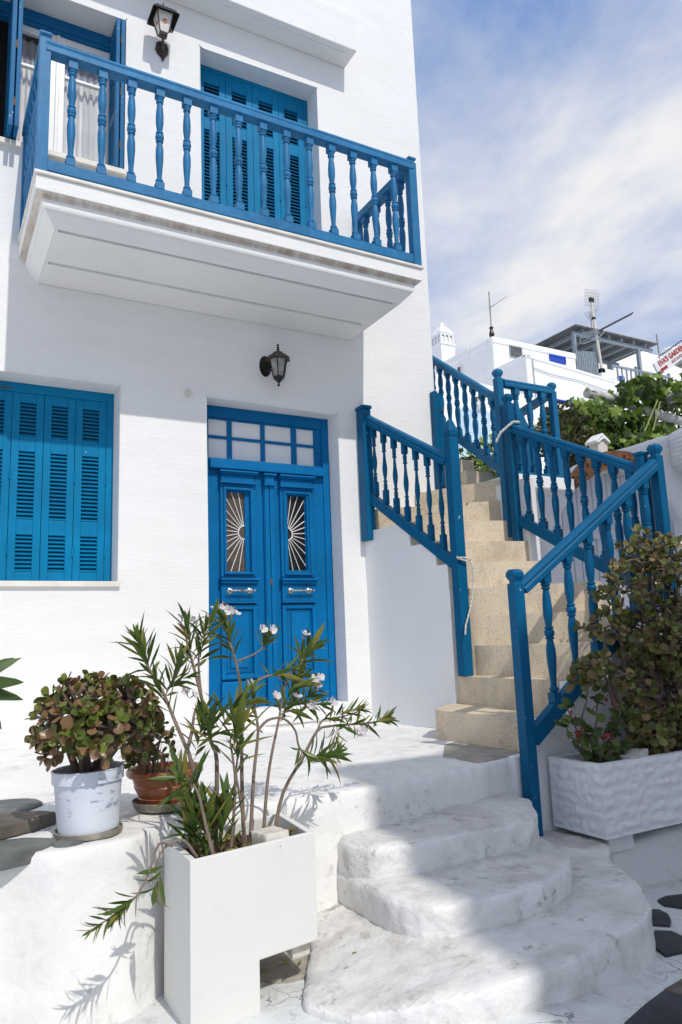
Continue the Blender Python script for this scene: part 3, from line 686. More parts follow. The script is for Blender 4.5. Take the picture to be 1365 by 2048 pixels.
# ---------------------------------------------------------------- turned balusters and railings
def baluster_mesh(name, h, r, mat, style='vase', blk=.055, bot=.05, top=.06, slope=0.0):
    m = MB()
    if style == 'vase':
        a, b = bot, h-top; H = b-a
        P_ = [(0,.62),(.02,.95),(.035,.95),(.05,.62),(.10,.62),(.20,.80),(.30,.96),(.38,.95),(.45,.72),(.475,.62),(.48,.92),(.495,.92),(.50,.70),(.515,.98),(.535,1.05),(.555,.98),(.57,.70),(.575,.92),(.59,.92),(.595,.62),(.63,.72),(.70,.94),(.78,.96),(.87,.80),(.935,.60),(.94,.90),(.955,.90),(.96,.66),(.975,.95),(.99,.98),(1,.8)]
        m.lathe([(r*q, a+H*t) for t, q in P_], 12)
        m.box(-blk/2,blk/2,-blk/2,blk/2,-.002,bot); m.box(-blk/2,blk/2,-blk/2,blk/2,h-top,h+.002)
    else:
        a, b = bot, h-top; H = b-a
        P_ = [(0,.8),(.02,.8),(.03,.62),(.05,.85),(.065,.62),(.085,.85),(.10,.62),(.12,.82),(.14,.55),(.17,.62),(.185,.95),(.20,.62),(.23,.5),(.32,.78),(.42,.98),(.50,.92),(.62,.66),(.74,.50),(.80,.48),(.815,.9),(.83,.9),(.845,.55),(.87,.8),(.885,.62),(.91,.82),(.925,.62),(.95,.85),(.97,.62),(1,.85)]
        m.lathe([(r*q, a+H*t) for t, q in P_], 10)
        m.box(-blk/2,blk/2,-blk/2,blk/2,-.002,bot); m.box(-blk/2,blk/2,-blk/2,blk/2,h-top,h+.002)
    return m.mesh(name, mat, smooth=40)
HR = [(-.046,-.045),(-.046,-.010),(-.038,.004),(-.044,.018),(-.036,.038),(-.018,.047),(.018,.047),(.036,.038),(.044,.018),(.038,.004),(.046,-.010),(.046,-.045)]
def scaled(prof, s, t): return [(a*s, b*t) for a, b in prof]
def place_balusters(parent, me, pts, rz=0):
    for p in pts: link('baluster', me, parent, Matrix.Translation(p) @ Matrix.Rotation(rz, 4, 'Z'))
br = link('balcony_railing', MB().sweep((.53,-.965,5.655),(3.53,-.965,5.655), HR).box(.53,3.53,-.992,-.938,4.732,4.81)
          .sweep((.53,-.965,5.655),(.53,0,5.655), HR).box(.505,.555,-.94,0,4.732,4.81).sweep((3.53,0,5.655),(3.53,-.965,5.655), HR).box(3.505,3.555,-.94,0,4.732,4.81)
          .mesh('balcony_railing', M['bal'], bevel=.003), house)
hb = 5.61-4.81
bal_me = baluster_mesh('baluster', hb, .030, M['bal'], blk=.06, bot=.05, top=.065)
place_balusters(br, bal_me, [(.71+.2022*k, -.965, 4.81) for k in range(14)])
place_balusters(br, bal_me, [(3.53, -.78+.2*k, 4.81) for k in range(4)] + [(.53, -.80+.135*k, 4.81) for k in range(6)])
for x, y, zt_ in ((.527,-.967,5.755),(3.522,-.967,5.73),(3.53,-.03,5.70),(.53,-.03,5.72)):
    m = MB(); hw = .037
    m.box(x-hw,x+hw,y-hw,y+hw,4.705,zt_-.05); m.lathe([(.045,zt_-.05),(.035,zt_-.035),(.056,zt_-.02),(.056,zt_-.004),(.038,zt_)], 4, (x,y,0), phase=R(45))
    m.build('railing_post', M['bal'], br, bevel=.004)

# ---------------------------------------------------------------- lanterns
lt = thing('wall_lantern', 'small black six sided lantern on the shaded wall above the door', 'lantern', (2.53, 0, 3.98), 'lanterns on the house front')
o = Vector((2.585,-.155,0))
m = MB().lathe([(.001,-.022),(.05,-.018),(.075,-.006),(.078,0)], 20, (2.527,-.002,4.01), sx=.72, sy=1.25, mat=Matrix.Rotation(R(90),3,'X') ); m.build('back_plate', M['black'], lt, smooth=True)
m = MB().tube([(2.53,-.01,4.05),(2.545,-.06,4.085),(2.572,-.12,4.075),(2.585,-.15,4.05)], .011, 8).tube([(2.53,-.01,3.96),(2.55,-.05,3.95),(2.575,-.10,3.97)], .008, 8); m.build('bracket', M['black'], lt, smooth=True)
zc = 3.87
m = MB().lathe([(.001,zc-.088),(.012,zc-.08),(.010,zc-.066),(.005,zc-.06),(.018,zc-.045),(.030,zc-.03),(.050,zc-.015),(.052,zc)], 6, o); m.build('base_cup', M['black'], lt)
m = MB().lathe([(.049,zc),(.078,zc+.155)], 6, o); m.build('lamp_glass', M['lampglass'], lt)
m = MB()
for k in range(6):
    a = 2*math.pi*k/6
    m.tube([(o.x+.051*math.cos(a), o.y+.051*math.sin(a), zc-.002),(o.x+.081*math.cos(a), o.y+.081*math.sin(a), zc+.157)], .0055, 5)
m.build('cage_bar', M['black'], lt)
m = MB().lathe([(.083,zc+.148),(.115,zc+.158),(.105,zc+.168),(.066,zc+.198),(.046,zc+.212),(.044,zc+.222),(.018,zc+.232)], 6, o); m.build('lantern_roof', M['brownmetal'], lt)
m = MB().lathe([(.018,zc+.23),(.008,zc+.238),(.016,zc+.25),(.007,zc+.258),(.013,zc+.27),(.006,zc+.28),(.013,zc+.292),(.001,zc+.303)], 10, o); m.build('finial', M['black'], lt, smooth=True)

lu = thing('wall_lantern', 'square tapered lantern with amber dots by the balcony window', 'lantern', (1.59, 0, 6.85), 'lanterns on the house front')
o = Vector((1.548,-.23,0))
pl = [(1.533,6.80),(1.545,6.875),(1.57,6.895),(1.60,6.90),(1.64,6.885),(1.655,6.845),(1.65,6.79),(1.62,6.74),(1.602,6.695),(1.585,6.735),(1.55,6.765)]
MB().extrude([(1.59+(x-1.59)*1.3,-.001,6.85+(z-6.85)*1.3) for x,z in pl], (0,-.014,0)).build('back_plate', M['brownmetal'], lu, bevel=.004)
MB().tube([(1.592,-.012,6.80),(1.588,-.06,6.75),(1.575,-.13,6.72),(1.56,-.19,6.735),(1.549,-.225,6.775)], [.012,.010,.009,.010,.012], 8).tube([(1.592,-.012,6.86),(1.585,-.05,6.90),(1.58,-.06,6.93)], .005, 6).build('bracket', M['brownmetal'], lu, smooth=True)
q45 = R(45)
MB().lathe([(.020,6.765),(.055,6.785),(.066,6.815)], 4, o, phase=q45).build('base_cup', M['brownmetal'], lu)
MB().lathe([(.064,6.815),(.128,7.04)], 4, o, phase=q45).build('lamp_glass', M['lampglass2'], lu)
m = MB()
for k in range(4):
    a = q45+math.pi/2*k; m.tube([(o.x+.068*math.cos(a), o.y+.068*math.sin(a), 6.81),(o.x+.134*math.cos(a), o.y+.134*math.sin(a), 7.045)], .008, 4)
m.build('cage_bar', M['brownmetal'], lu)
m = MB()
for dx, dy in ((0,-1),(-1,0),(1,0)):
    s_ = .0715; c_ = Vector((o.x+dx*s_, o.y+dy*s_, 6.935)); rot = Matrix.Rotation(R(90),3,'X') if dy else Matrix.Rotation(R(90),3,'Y')
    m.lathe([(.001,-.006),(.024,-.004),(.024,.004),(.001,.006)], 12, c_, mat=rot)
m.build('amber_disc', M['amber'], lu, smooth=True)
m = MB()
for dx, dy in ((0,-1),(0,1),(-1,0),(1,0)):      # sloping shade boards hanging round the top
    t = Vector((dy,-dx,0)) if dx == 0 else Vector((0,1,0)); n_ = Vector((dx,dy,0))
    a = Vector((o.x,o.y,0))+n_*.098; b = Vector((o.x,o.y,0))+n_*.148
    tt = Vector((1,0,0)) if dy else Vector((0,1,0))
    p0, p1, p2, p3 = a-tt*.10+Vector((0,0,7.085)), a+tt*.10+Vector((0,0,7.085)), b+tt*.145+Vector((0,0,7.005)), b-tt*.145+Vector((0,0,7.005))
    m.extrude([p0,p1,p2,p3], n_*.006+Vector((0,0,.006)))
m.box(o.x-.10,o.x+.10,o.y-.10,o.y+.10,7.084,7.094)
m.build('lantern_roof', M['black'], lu)
MB().tube([(o.x-.075,o.y,7.09),(o.x-.05,o.y,7.14),(o.x,o.y,7.155),(o.x+.05,o.y,7.14),(o.x+.075,o.y,7.09)], .007, 6).lathe([(.001,7.15),(.018,7.16),(.008,7.175),(.008,7.22)], 8, o).build('hanging_loop', M['brownmetal'], lu, smooth=True)

lu.scale = (.76, .76, .76)
# ================================================================ STAIRCASE
st = thing('staircase', 'beige speckled stone stairs winding up beside the house', 'stairs', (3.6,-1.6,.9))
TZ = [.885,1.092,1.298,1.525,1.745,1.962,2.165,2.362,2.568,2.766,2.96]
RI = {1:((3.20,-1.33),(3.19,-2.215)),2:((3.605,-1.07),(3.53,-2.215)),3:((3.69,-1.12),(3.93,-2.215)),4:((3.70,-1.10),(4.25,-2.215)),5:((3.615,-1.10),(4.40,-1.86)),
      6:((3.597,-1.07),(4.30,-1.40)),7:((3.584,-.94),(4.44,-1.13)),8:((3.553,-.63),(4.45,-.95)),9:((3.50,-.05),(4.455,-.86)),10:((4.05,-.015),(4.43,-.83))}
outer = [(4.55,-2.215)]
def step_poly(n):
    a, b = RI[n]
    if n == 10: return [a, b, (4.75,-.80), (4.75,-.1), (4.38,-.015)]
    c, d = RI[n+1]
    v = (Vector(c)+Vector(d))/2-(Vector(a)+Vector(b))/2; v = v.normalized()*.07
    c2, d2 = tuple(Vector(c)+v), tuple(Vector(d)+v)
    if n == 1: return [a, b, (d2[0], -2.215), (3.68,-1.04), (3.6,-1.03), (3.45,-1.09)]
    if n == 4: return [a, b, (4.55,-2.215), d2, c2]
    if n == 8: return [a, b, d2, c2, (3.496,-.02)]
    if n == 9: return [a, b, d2, (4.1,-.012), (3.495,-.012)]
    if n in (5, 6, 7): c2 = (3.49-.1*c[1]*.9, c[1]*.9)
    return [a, b, d2, c2]
for n in range(1, 11):
    m = MB().prism(step_poly(n), .35+.011*n if n < 10 else 2.4, TZ[n])
    me_ = m.mesh('step', M['terrazzo'], bevel=.007, smooth=True)
    link('step', me_, st)
MB().prism([(3.26,-2.0),(3.26,-2.19),(3.0,-2.19)], .86, .8995)
# flight that goes on up along the side of the house
for k, (y, z) in enumerate(((-.40,3.13),(-.13,3.31),(.14,3.49),(.41,3.67),(.68,3.85),(.95,4.03))):
    MB().box(3.95 if y > .05 else 4.376, 4.70, y, y+.32 if k < 5 else y+2.0, 2.2, z).build('step', M['terrazzo'], st, bevel=.01)
# white flank towards the door
fx = lambda y: 3.49-.1*y
m = MB()
for n in range(2, 10):
    ya = RI[n][0][1]; yb2 = RI[n+1][0][1] if n < 9 else 0.02
    if n == 2: ya, yb2 = -1.075, -1.071
    if n in (3, 4): continue
    if n == 5: ya, yb2 = -1.0745, -1.07
    if n == 9: ya, yb2 = -.05, .02
    if yb2-ya < .002: continue
    m.prism([(fx(ya)-.012,ya),(fx(yb2)-.012,yb2),(fx(yb2)+.035,yb2),(fx(ya)+.035,ya)], .80, TZ[n]-.004)
m.build('side_wall', M['flank'], st)
m = MB()
xo = [3.19,3.53,3.93,4.25,4.60]
for n in range(1, 5): m.box(xo[n-1]+.005, xo[n], -2.29, -2.2145, .05, TZ[n]-.003)
m.box(4.50,4.60,-2.2145,-1.95,.05,TZ[4]-.01); m.box(3.06,3.195,-2.288,-2.2,.05,.89)
m.build('side_wall', M['flank'], st, bevel=.006)
m = MB(); m.box(4.40,4.50,-1.15,-.4,1.2,2.90); m.box(4.40,4.56,-1.90,-1.15,1.2,1.94); m.build('side_wall', M['wall2'], st)

# ---------------------------------------------------------------- stair railings
def post(parent, x, y, z0, z1, w=.10, cap='ball', mat=None, name='newel_post', rot=0, bev=.005):
    m = MB(); hw = w/2; mat = mat or M['rail']
    if cap == 'ball':
        m.box(-hw,hw,-hw,hw,z0,z1-.085)
        m.lathe([(hw*1.05,z1-.086),(hw*.95,z1-.072),(hw*1.25,z1-.06),(hw*1.55,z1-.042),(hw*1.55,z1-.022),(hw*1.2,z1-.006),(hw*1.1,z1)], 4, phase=R(45))
    elif cap == 'spear':
        m.box(-hw,hw,-hw,hw,z0,z1-.17); q = 1.414*hw
        m.lathe([(q,z1-.171),(q*.86,z1-.155),(q*.86,z1-.148),(q*1.0,z1-.135),(q*1.06,z1-.10),(q*.96,z1-.085),(q*.42,z1-.01),(q*.30,z1)], 4, phase=R(45))
    elif cap == 'flat':
        m.box(-hw,hw,-hw,hw,z0,z1-.04); m.box(-hw*1.08,hw*1.08,-hw*1.08,hw*1.08,z1-.041,z1-.03); m.box(-hw*1.04,hw*1.04,-hw*1.04,hw*1.04,z1-.03,z1)
    elif cap == 'none': m.box(-hw,hw,-hw,hw,z0,z1)
    return link(name, m.mesh(name, mat, bevel=bev), parent, Matrix.Translation((x,y,0)) @ Matrix.Rotation(rot,4,'Z'))
LB = [(-.032,-.05),(-.032,.05),(.032,.05),(.032,-.05)]
def rail_run(parent, ha, hb_, la, lb, n, t0, t1, r, mat, style='vase', blk=.06, bot=.06, top=.08, hs=1.0, lw=1.0, rotz=None):
    """ha-hb: top of the handrail, la-lb: top of the low rail, n balusters between parameters t0 and t1"""
    ha, hb_, la, lb = map(Vector, (ha, hb_, la, lb)); d = (hb_-ha)
    up = Vector((0,0,1))
    off = Vector((0,0,.052*hs))
    MB().sweep(ha-off, hb_-off, scaled(HR, hs, hs)).build('handrail', mat, parent, bevel=.002)
    MB().sweep(la-Vector((0,0,.06*lw)), lb-Vector((0,0,.06*lw)), scaled(LB, lw, lw)).build('low_rail', mat, parent, bevel=.003)
    rz = math.atan2(d.y, d.x) if rotz is None else rotz
    tm_ = (t0+t1)/2
    for k in range(n):
        t = t0+(t1-t0)*k/max(1, n-1)
        zb2 = (la+(lb-la)*t).z-.012; zt_ = (ha+d*t).z-.088*hs; p = la+(lb-la)*t; q = ha+d*t
        me_ = baluster_mesh('baluster', zt_-zb2, r, mat, style, blk, bot, top)
        link('baluster', me_, parent, Matrix.Translation(((p.x+q.x)/2,(p.y+q.y)/2,zb2)) @ Matrix.Rotation(rz,4,'Z'))
g = 'blue balustrades of the stairs'
rl = thing('stair_railing', 'blue railing from house wall down to tall pointed newel post', 'railing', (3.55,-.6,2.2), g)
post(rl, 3.617,-1.17,1.30,3.315,.086,'spear')
m = MB(); m.box(3.435,3.525,-.13,-.002,2.475,3.70); m.box(3.425,3.535,-.14,-.001,3.70,3.735); m.build('wall_post', M['rail'], rl, bevel=.014, seg=2)
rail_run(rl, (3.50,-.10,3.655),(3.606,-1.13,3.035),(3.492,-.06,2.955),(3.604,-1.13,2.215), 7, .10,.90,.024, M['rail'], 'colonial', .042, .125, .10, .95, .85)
rr_ = thing('stair_railing', 'blue railing rising to the right beside the white trough', 'railing', (3.9,-2.33,1.0), g)
LX = 3.118
post(rr_, LX,-2.345,.42,1.985,.072,'ball',M['railchip'])
post(rr_, 4.535,-2.335,1.55,2.905,.072,'ball')
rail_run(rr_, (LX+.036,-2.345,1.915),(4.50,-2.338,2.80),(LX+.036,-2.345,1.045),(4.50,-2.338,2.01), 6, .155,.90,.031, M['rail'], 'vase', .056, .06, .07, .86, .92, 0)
rm = thing('stair_railing', 'blue railing stepping down from doubled post to the garden corner', 'railing', (4.5,-1.6,2.0), g)
post(rm, 4.375,-1.03,2.24,3.67,.068,'ball')
m = MB(); m.box(4.462,4.499,-2.272,-2.21,1.5,2.84); m.box(4.502,4.54,-2.271,-2.21,1.5,2.84); m.box(4.455,4.547,-2.28,-2.20,2.84,2.865); m.build('wall_post', M['rail'], rm, bevel=.008)
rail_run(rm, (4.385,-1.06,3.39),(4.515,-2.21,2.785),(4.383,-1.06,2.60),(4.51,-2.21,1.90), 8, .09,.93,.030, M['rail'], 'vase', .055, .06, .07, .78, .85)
ru = thing('stair_railing', 'blue railing climbing behind the pointed newel along the house side', 'railing', (4.45,-.4,3.0), g)
rail_run(ru, (4.42,-.84,3.735),(4.63,.55,4.72),(4.43,-.84,3.085),(4.64,.55,4.03), 9, .06,.95,.028, M['railfar'], 'vase', .052, .06, .06, .70, .8)
rt = thing('stair_railing', 'short level blue railing on the white ledge, with a blue board behind', 'railing', (4.7,-.92,3.0), g)
post(rt, 4.395,-.905,2.42,3.945,.066,'ball', M['railfar']); post(rt, 5.03,-.92,2.92,3.90,.060,'ball', M['railfar'])
rail_run(rt, (4.44,-.915,3.86),(5.01,-.92,3.86),(4.43,-.915,3.02),(5.01,-.92,3.02), 3, .25,.80,.031, M['railfar'], 'vase', .055,.06,.07, .75, .9)
m = MB().extrude([(4.58,-.62,2.97),(5.02,-.62,2.97),(5.02,-.62,3.50),(4.92,-.62,3.72),(4.62,-.62,3.86),(4.58,-.62,3.86)], (0,.03,0)); m.build('board', M['railfar'], rt, bevel=.004)
MB().beam((5.035,-.88,3.80),(5.25,-.1,3.80),.06,.07).build('handrail', M['railfar'], rt, bevel=.004)
ledge = thing('ledge', 'white overhanging slab under the short level blue railing', 'ledge', (4.8,-.7,2.9))
MB().box(4.43,5.17,-.965,-.05,2.87,2.985).build('slab', M['farwhite'], ledge, bevel=.012)
cp_ = thing('post', 'grooved blue post fixed upright on the white house corner', 'post', (4.33,-.03,3.0))
m = MB(); m.box(4.30,4.345,-.075,-.003,3.02,4.00); m.box(4.35,4.41,-.07,-.004,3.02,3.985); m.box(4.343,4.352,-.055,-.01,3.02,3.98)
m.build('plank', M['rail'], cp_, bevel=.005)
MB().lathe([(.012,0),(.012,.02),(.006,.026),(.001,.028)], 8, (4.385,-.07,3.80), mat=Matrix.Rotation(R(90),3,'X')).build('knob', M['rust'], cp_, smooth=True)

# ropes
def rope(name, pts, rad, label, loc, per=.022, mat=None):
    t = thing(name, label, 'rope', loc)
    pts = [Vector(p) for p in pts]; dense = []
    for a, b in zip(pts, pts[1:]):
        n = max(2, int((b-a).length/.006)); dense += [a.lerp(b, k/n) for k in range(n)]
    dense.append(pts[-1]); m = MB(); s_ = 0
    for ph in (0, 2.094, 4.188):
        path = []; s_ = 0
        for i, p in enumerate(dense):
            if i: s_ += (p-dense[i-1]).length
            tdir = (dense[min(i+1,len(dense)-1)]-dense[max(i-1,0)]).normalized(); u = tdir.orthogonal().normalized(); v = tdir.cross(u)
            u = Vector((1,0,0))-tdir*tdir.x; u.normalize(); v = tdir.cross(u)
            a = ph+2*math.pi*s_/per; path.append(p+(u*math.cos(a)+v*math.sin(a))*rad*.5)
        m.tube(path, rad*.55, 5)
    m.build('strand', mat or M['rope'], t, smooth=True); return t
c_ = []
for k in range(13):
    a = 2*math.pi*k/12; c_.append((3.62+.066*math.cos(a)*(1.12 if abs(math.cos(a)) < .9 else 1), -1.17+.066*math.sin(a)*1.1, 2.16-.02*math.cos(a)))
rope('rope', [(3.555,-1.235,2.19),(3.68,-1.24,2.155),(3.70,-1.24,2.10),(3.695,-1.24,2.0),(3.665,-1.25,1.88),(3.62,-1.25,1.76),(3.585,-1.25,1.68),(3.575,-1.25,1.61)], .008, 'twisted white rope hanging down the pointed newel post', (3.65,-1.24,2.0))
rope('rope', [(3.552,-1.236,2.20),(3.56,-1.24,2.19),(3.62,-1.232,2.195),(3.69,-1.23,2.18),(3.70,-1.17,2.17)], .008, 'loop of white cord tied round the pointed newel post', (3.62,-1.2,2.2))
rope('rope', [(4.20,-1.04,3.22),(4.24,-1.06,3.30),(4.32,-1.085,3.37),(4.37,-1.09,3.405),(4.44,-1.085,3.41)], .012, 'white cord tied across the doubled blue post', (4.35,-1.08,3.38))

# ================================================================ LOW WALL, TROUGH
lw = thing('low_wall', 'low rough whitewashed wall carrying the planting trough', 'wall', (4.5,-2.5,.2))
organic(MB().prism([(3.385,-2.66),(3.385,-2.25),(7.0,-2.25),(7.0,-2.42),(4.3,-2.55)], -.4, .405), 'body', M['wall2'], lw, voxel=.028, amp=.012, smooth_it=4)
tr_ = thing('trough', 'long white trough with hammered rough sides, on low wall', 'trough', (3.9,-2.47,.48))
def trough_shell(x0, x1, y0, y1, z0, z1, t, nx, nz, amp, mat, parent, name):
    # bumpy outer faces built as grids, plain rim and inside
    m = MB()
    def grid(p0, du, dv, nu, nv, nrm):
        b = len(m.v)
        for j in range(nv+1):
            for i in range(nu+1):
                p = Vector(p0)+Vector(du)*i/nu+Vector(dv)*j/nv
                e_ = min(i, nu-i, 2)/2*min(j, nv-j, 2)/2
                q = p.copy(); zz = math.floor(q.z*16)
                wz = q.z+.012*noise.noise(Vector((q.x*5, q.y*5, 2)))
                d = (noise.noise(Vector((q.x*20+zz*7.1, q.y*20, q.z*30)))*.75+noise.noise(Vector((q.x*48, q.y*48, q.z*22+5)))*.55)*amp*e_ + amp*.22*e_*math.sin(wz*98)
                m.v.append(tuple(p+Vector(nrm)*d))
        for j in range(nv):
            for i in range(nu):
                a = b+j*(nu+1)+i; m.f.append((a, a+1, a+nu+2, a+nu+1))
    grid((x0,y0,z0),(x1-x0,0,0),(0,0,z1-z0),nx,nz,(0,-1,0)); grid((x0,y1,z0),(0,y0-y1,0),(0,0,z1-z0),int(nx*(y1-y0)/(x1-x0))+6,nz,(-1,0,0))
    grid((x1,y0,z0),(0,y1-y0,0),(0,0,z1-z0),20,nz,(1,0,0)); grid((x1,y1,z0),(x0-x1,0,0),(0,0,z1-z0),30,10,(0,1,0))
    zi = z1-.10
    m.add([(x0,y0,z1),(x1,y0,z1),(x1,y1,z1),(x0,y1,z1),(x0+t,y0+t,z1),(x1-t,y0+t,z1),(x1-t,y1-t,z1),(x0+t,y1-t,z1),(x0+t,y0+t,zi),(x1-t,y0+t,zi),(x1-t,y1-t,zi),(x0+t,y1-t,zi),(x0,y0,z0),(x1,y0,z0),(x1,y1,z0),(x0,y1,z0)],
          [(0,1,5,4),(1,2,6,5),(2,3,7,6),(3,0,4,7),(4,5,9,8),(5,6,10,9),(6,7,11,10),(7,4,8,11),(8,9,10,11),(15,14,13,12)])
    return m.build(name, mat, parent, smooth=50)
trough_shell(3.285,4.75,-2.725,-2.33,.485,.875,.035,110,46,.012,M['trough'],tr_,'trough_shell')
MB().box(3.345,4.72,-2.695,-2.36,.77,.835).build('soil', M['soil'], tr_)
organic(MB().prism([(3.36,-2.67),(3.56,-2.67),(3.60,-2.34),(3.38,-2.34)], .385, .49), 'foot', M['wall2'], tr_, voxel=.015, amp=.004, smooth_it=2)
MB().box(4.3,4.5,-2.62,-2.34,.38,.486).build('foot', M['wall2'], tr_, bevel=.01)

# ================================================================ PLANTER BOX, POTS
pb = thing('planter_box', 'tall smooth white planter box with a leg cut out below', 'planter', (1.1,-2.95,.32))
fl_, fr_, bl_, br_ = Vector((.832,-3.168,0)), Vector((1.355,-3.075,0)), Vector((.840,-2.825,0)), Vector((1.385,-2.690,0))
ex = (fr_-fl_).normalized()
zt_, zn, zbm = .88, .495, .30
f_n = fl_+ex*.272; b_n = bl_+(br_-bl_).normalized()*.272
m = MB()
V = lambda p, z: (p.x, p.y, z)
# outer shell, L-shaped front
vs = [V(fl_,zbm),V(f_n,zbm),V(f_n,zn),V(fr_,zn),V(fr_,zt_),V(fl_,zt_), V(bl_,zbm),V(b_n,zbm),V(b_n,zn),V(br_,zn),V(br_,zt_),V(bl_,zt_)]
cen = (fl_+fr_+bl_+br_)/4
ti = .022
ins = [p+(cen-p).normalized()*ti*1.5 for p in (fl_,fr_,br_,bl_)]
fs_ = [(0,1,2,5),(2,3,4,5),(7,6,11,8),(8,11,10,9),(6,0,5,11),(1,7,8,2),(2,8,9,3),(3,9,10,4),(6,7,1,0)]
n0 = 12
vs += [V(p,zt_) for p in ins]+[V(p,zt_-.09) for p in ins]
fs_ += [(5,4,13,12),(4,10,14,13),(10,11,15,14),(11,5,12,15),(12,13,17,16),(13,14,18,17),(14,15,19,18),(15,12,16,19),(16,17,18,19)]
m.add(vs, fs_)
m.build('box_shell', M['planter'], pb, bevel=.004)
m = MB().add([V(p+(cen-p)*.02, zt_-.05) for p in ins], [(0,1,2,3)])
me_ = m.mesh('soil', M['soil']); bm = bmesh.new(); bm.from_mesh(me_); bmesh.ops.subdivide_edges(bm, edges=bm.edges, cuts=24, use_grid_fill=True)
for v in bm.verts: v.co.z += .012*noise.noise(v.co*22)+.006*noise.noise(v.co*60)
bm.to_mesh(me_); bm.free(); link('soil', me_, pb)
bs = thing('stone_block', 'pale broken block lying in the white planter box', 'block', (1.19,-3.0,.85))
organic(MB().obox((1.19,-3.03,.868),(.055,.012,0),(-.012,.05,.0),(0,.004,.032)), 'block', M['block'], bs, voxel=.009, amp=.002, smooth_it=1, scale=9, fine=.001)
sb = thing('support_block', 'small white block under the overhanging end of planter box', 'block', (1.33,-2.95,.45))
MB().prism([(1.255,-3.06),(1.335,-3.045),(1.36,-2.86),(1.28,-2.88)], .44, .4935).build('block', M['block'], sb, bevel=.006)

m = MB(); rnp = random.Random(8)
ring_ = [(1.33+.20*math.cos(2*math.pi*k/20)*(1+.2*rnp.uniform(-1,1)), -2.80+.17*math.sin(2*math.pi*k/20)*(1+.2*rnp.uniform(-1,1))) for k in range(20)]
m.prism(ring_, .30, .346); dp = m.build('dirt_patch', M['cement'], bevel=.004, smooth=True); tag(dp, kind='structure')

bk = thing('bucket', 'white paint bucket with blue smears used as a plant pot', 'bucket', (.585,-2.70,.91))
bo = Vector((.585,-2.70,0)); zb0 = ter_z(.585,-2.7)+.012
zr = zb0+.225
tilt = Matrix.Translation((bo.x,bo.y,zb0)) @ Matrix.Rotation(R(-1.5),4,'Y') @ Matrix.Translation((-bo.x,-bo.y,-zb0))
m = MB().lathe([(.001,zb0),(.104,zb0),(.110,zb0+.006),(.124,zr-.045),(.132,zr-.043),(.133,zr-.003),(.136,zr),(.132,zr+.003),(.126,zr),(.122,zr-.02),(.119,zr-.05),(.001,zr-.05)], 40, bo)
link('bucket_body', m.mesh('bucket_body', M['bucket'], smooth=40), bk, tilt)
m = MB().lathe([(.001,zr-.03),(.08,zr-.025),(.121,zr-.032)], 20, bo); link('soil', m.mesh('soil', M['soil']), bk, tilt)
ts = thing('tray', 'chipped grey plastic rim tray under the white bucket', 'tray', (.585,-2.70,.90))
MB().lathe([(.118,zb0-.014),(.124,zb0-.012),(.126,zb0+.006),(.122,zb0+.008),(.119,zb0-.004),(.001,zb0-.006)], 36, bo).build('tray_dish', M['saucer'], ts, smooth=40)
po = Vector((.945,-2.46,0)); zp = ter_z(.945,-2.46)+.004
sc = thing('saucer', 'stained grey saucer under the terracotta pot', 'saucer', (po.x,po.y,zp))
MB().lathe([(.001,zp),(.120,zp),(.126,zp+.004),(.139,zp+.034),(.135,zp+.036),(.122,zp+.012),(.001,zp+.010)], 36, po).build('saucer_dish', M['saucer'], sc, smooth=40)
tp = thing('flower_pot', 'brown terracotta pot with banded sides and peeling rim', 'pot', (po.x,po.y,zp+.01))
z = zp+.012
MB().lathe([(.001,z),(.098,z),(.104,z+.01),(.113,z+.034),(.110,z+.038),(.128,z+.075),(.131,z+.082),(.128,z+.088),(.139,z+.118),(.156,z+.122),(.163,z+.130),(.163,z+.146),(.156,z+.153),(.146,z+.150),(.138,z+.125),(.001,z+.120)], 40, po).build('pot_body', M['terracotta'], tp, smooth=40)
MB().lathe([(.001,z+.126),(.139,z+.124)], 20, po).build('soil', M['soil'], tp)
ss = thing('flat_stone', 'loose thick slab of grey brown slate on terrace edge', 'stone', (.3,-2.5,.95))
organic(MB().prism([(.02,-2.62),(.10,-2.36),(.30,-2.36),(.46,-2.44),(.505,-2.50),(.43,-2.56),(.30,-2.63)], ter_z(.3,-2.5)-.004, ter_z(.3,-2.5)+.05), 'slab', M['slate2'], ss, voxel=.012, amp=.006, smooth_it=1, scale=7)
# ================================================================ PLANTS
CAMP = Vector((0, -5.8, 1.6))
def leaf_grid(rows, z_curve, cup, thick=0):
    """rows: (t, half width); returns verts/faces of a leaf of length 1 along +X, face up +Z"""
    v = []; f = []
    for t, hw in rows:
        zc_ = z_curve(t)
        v += [(t, -hw, zc_+cup*hw), (t, 0, zc_), (t, hw, zc_+cup*hw)]
    for i in range(len(rows)-1):
        a = i*3; f += [(a, a+3, a+4, a+1), (a+1, a+4, a+5, a+2)]
    return v, f
def leaf_mesh(name, g, mat):
    me = bpy.data.meshes.new(name); me.from_pydata(g[0], [], g[1]); me.materials.append(mat)
    me.polygons.foreach_set('use_smooth', [True]*len(me.polygons)); return me
JADE = leaf_grid([(0,.06),(.25,.20),(.55,.36),(.82,.35),(.95,.2),(1.0,.06)], lambda t: .16*t*t, .28)
OLEL = [leaf_grid([(0,.012),(.15,.045),(.4,.082),(.7,.066),(.9,.026),(1,.003)], (lambda b: (lambda t: b*t*t))(b), .5) for b in (-.25,-.02,.16,-.5)]
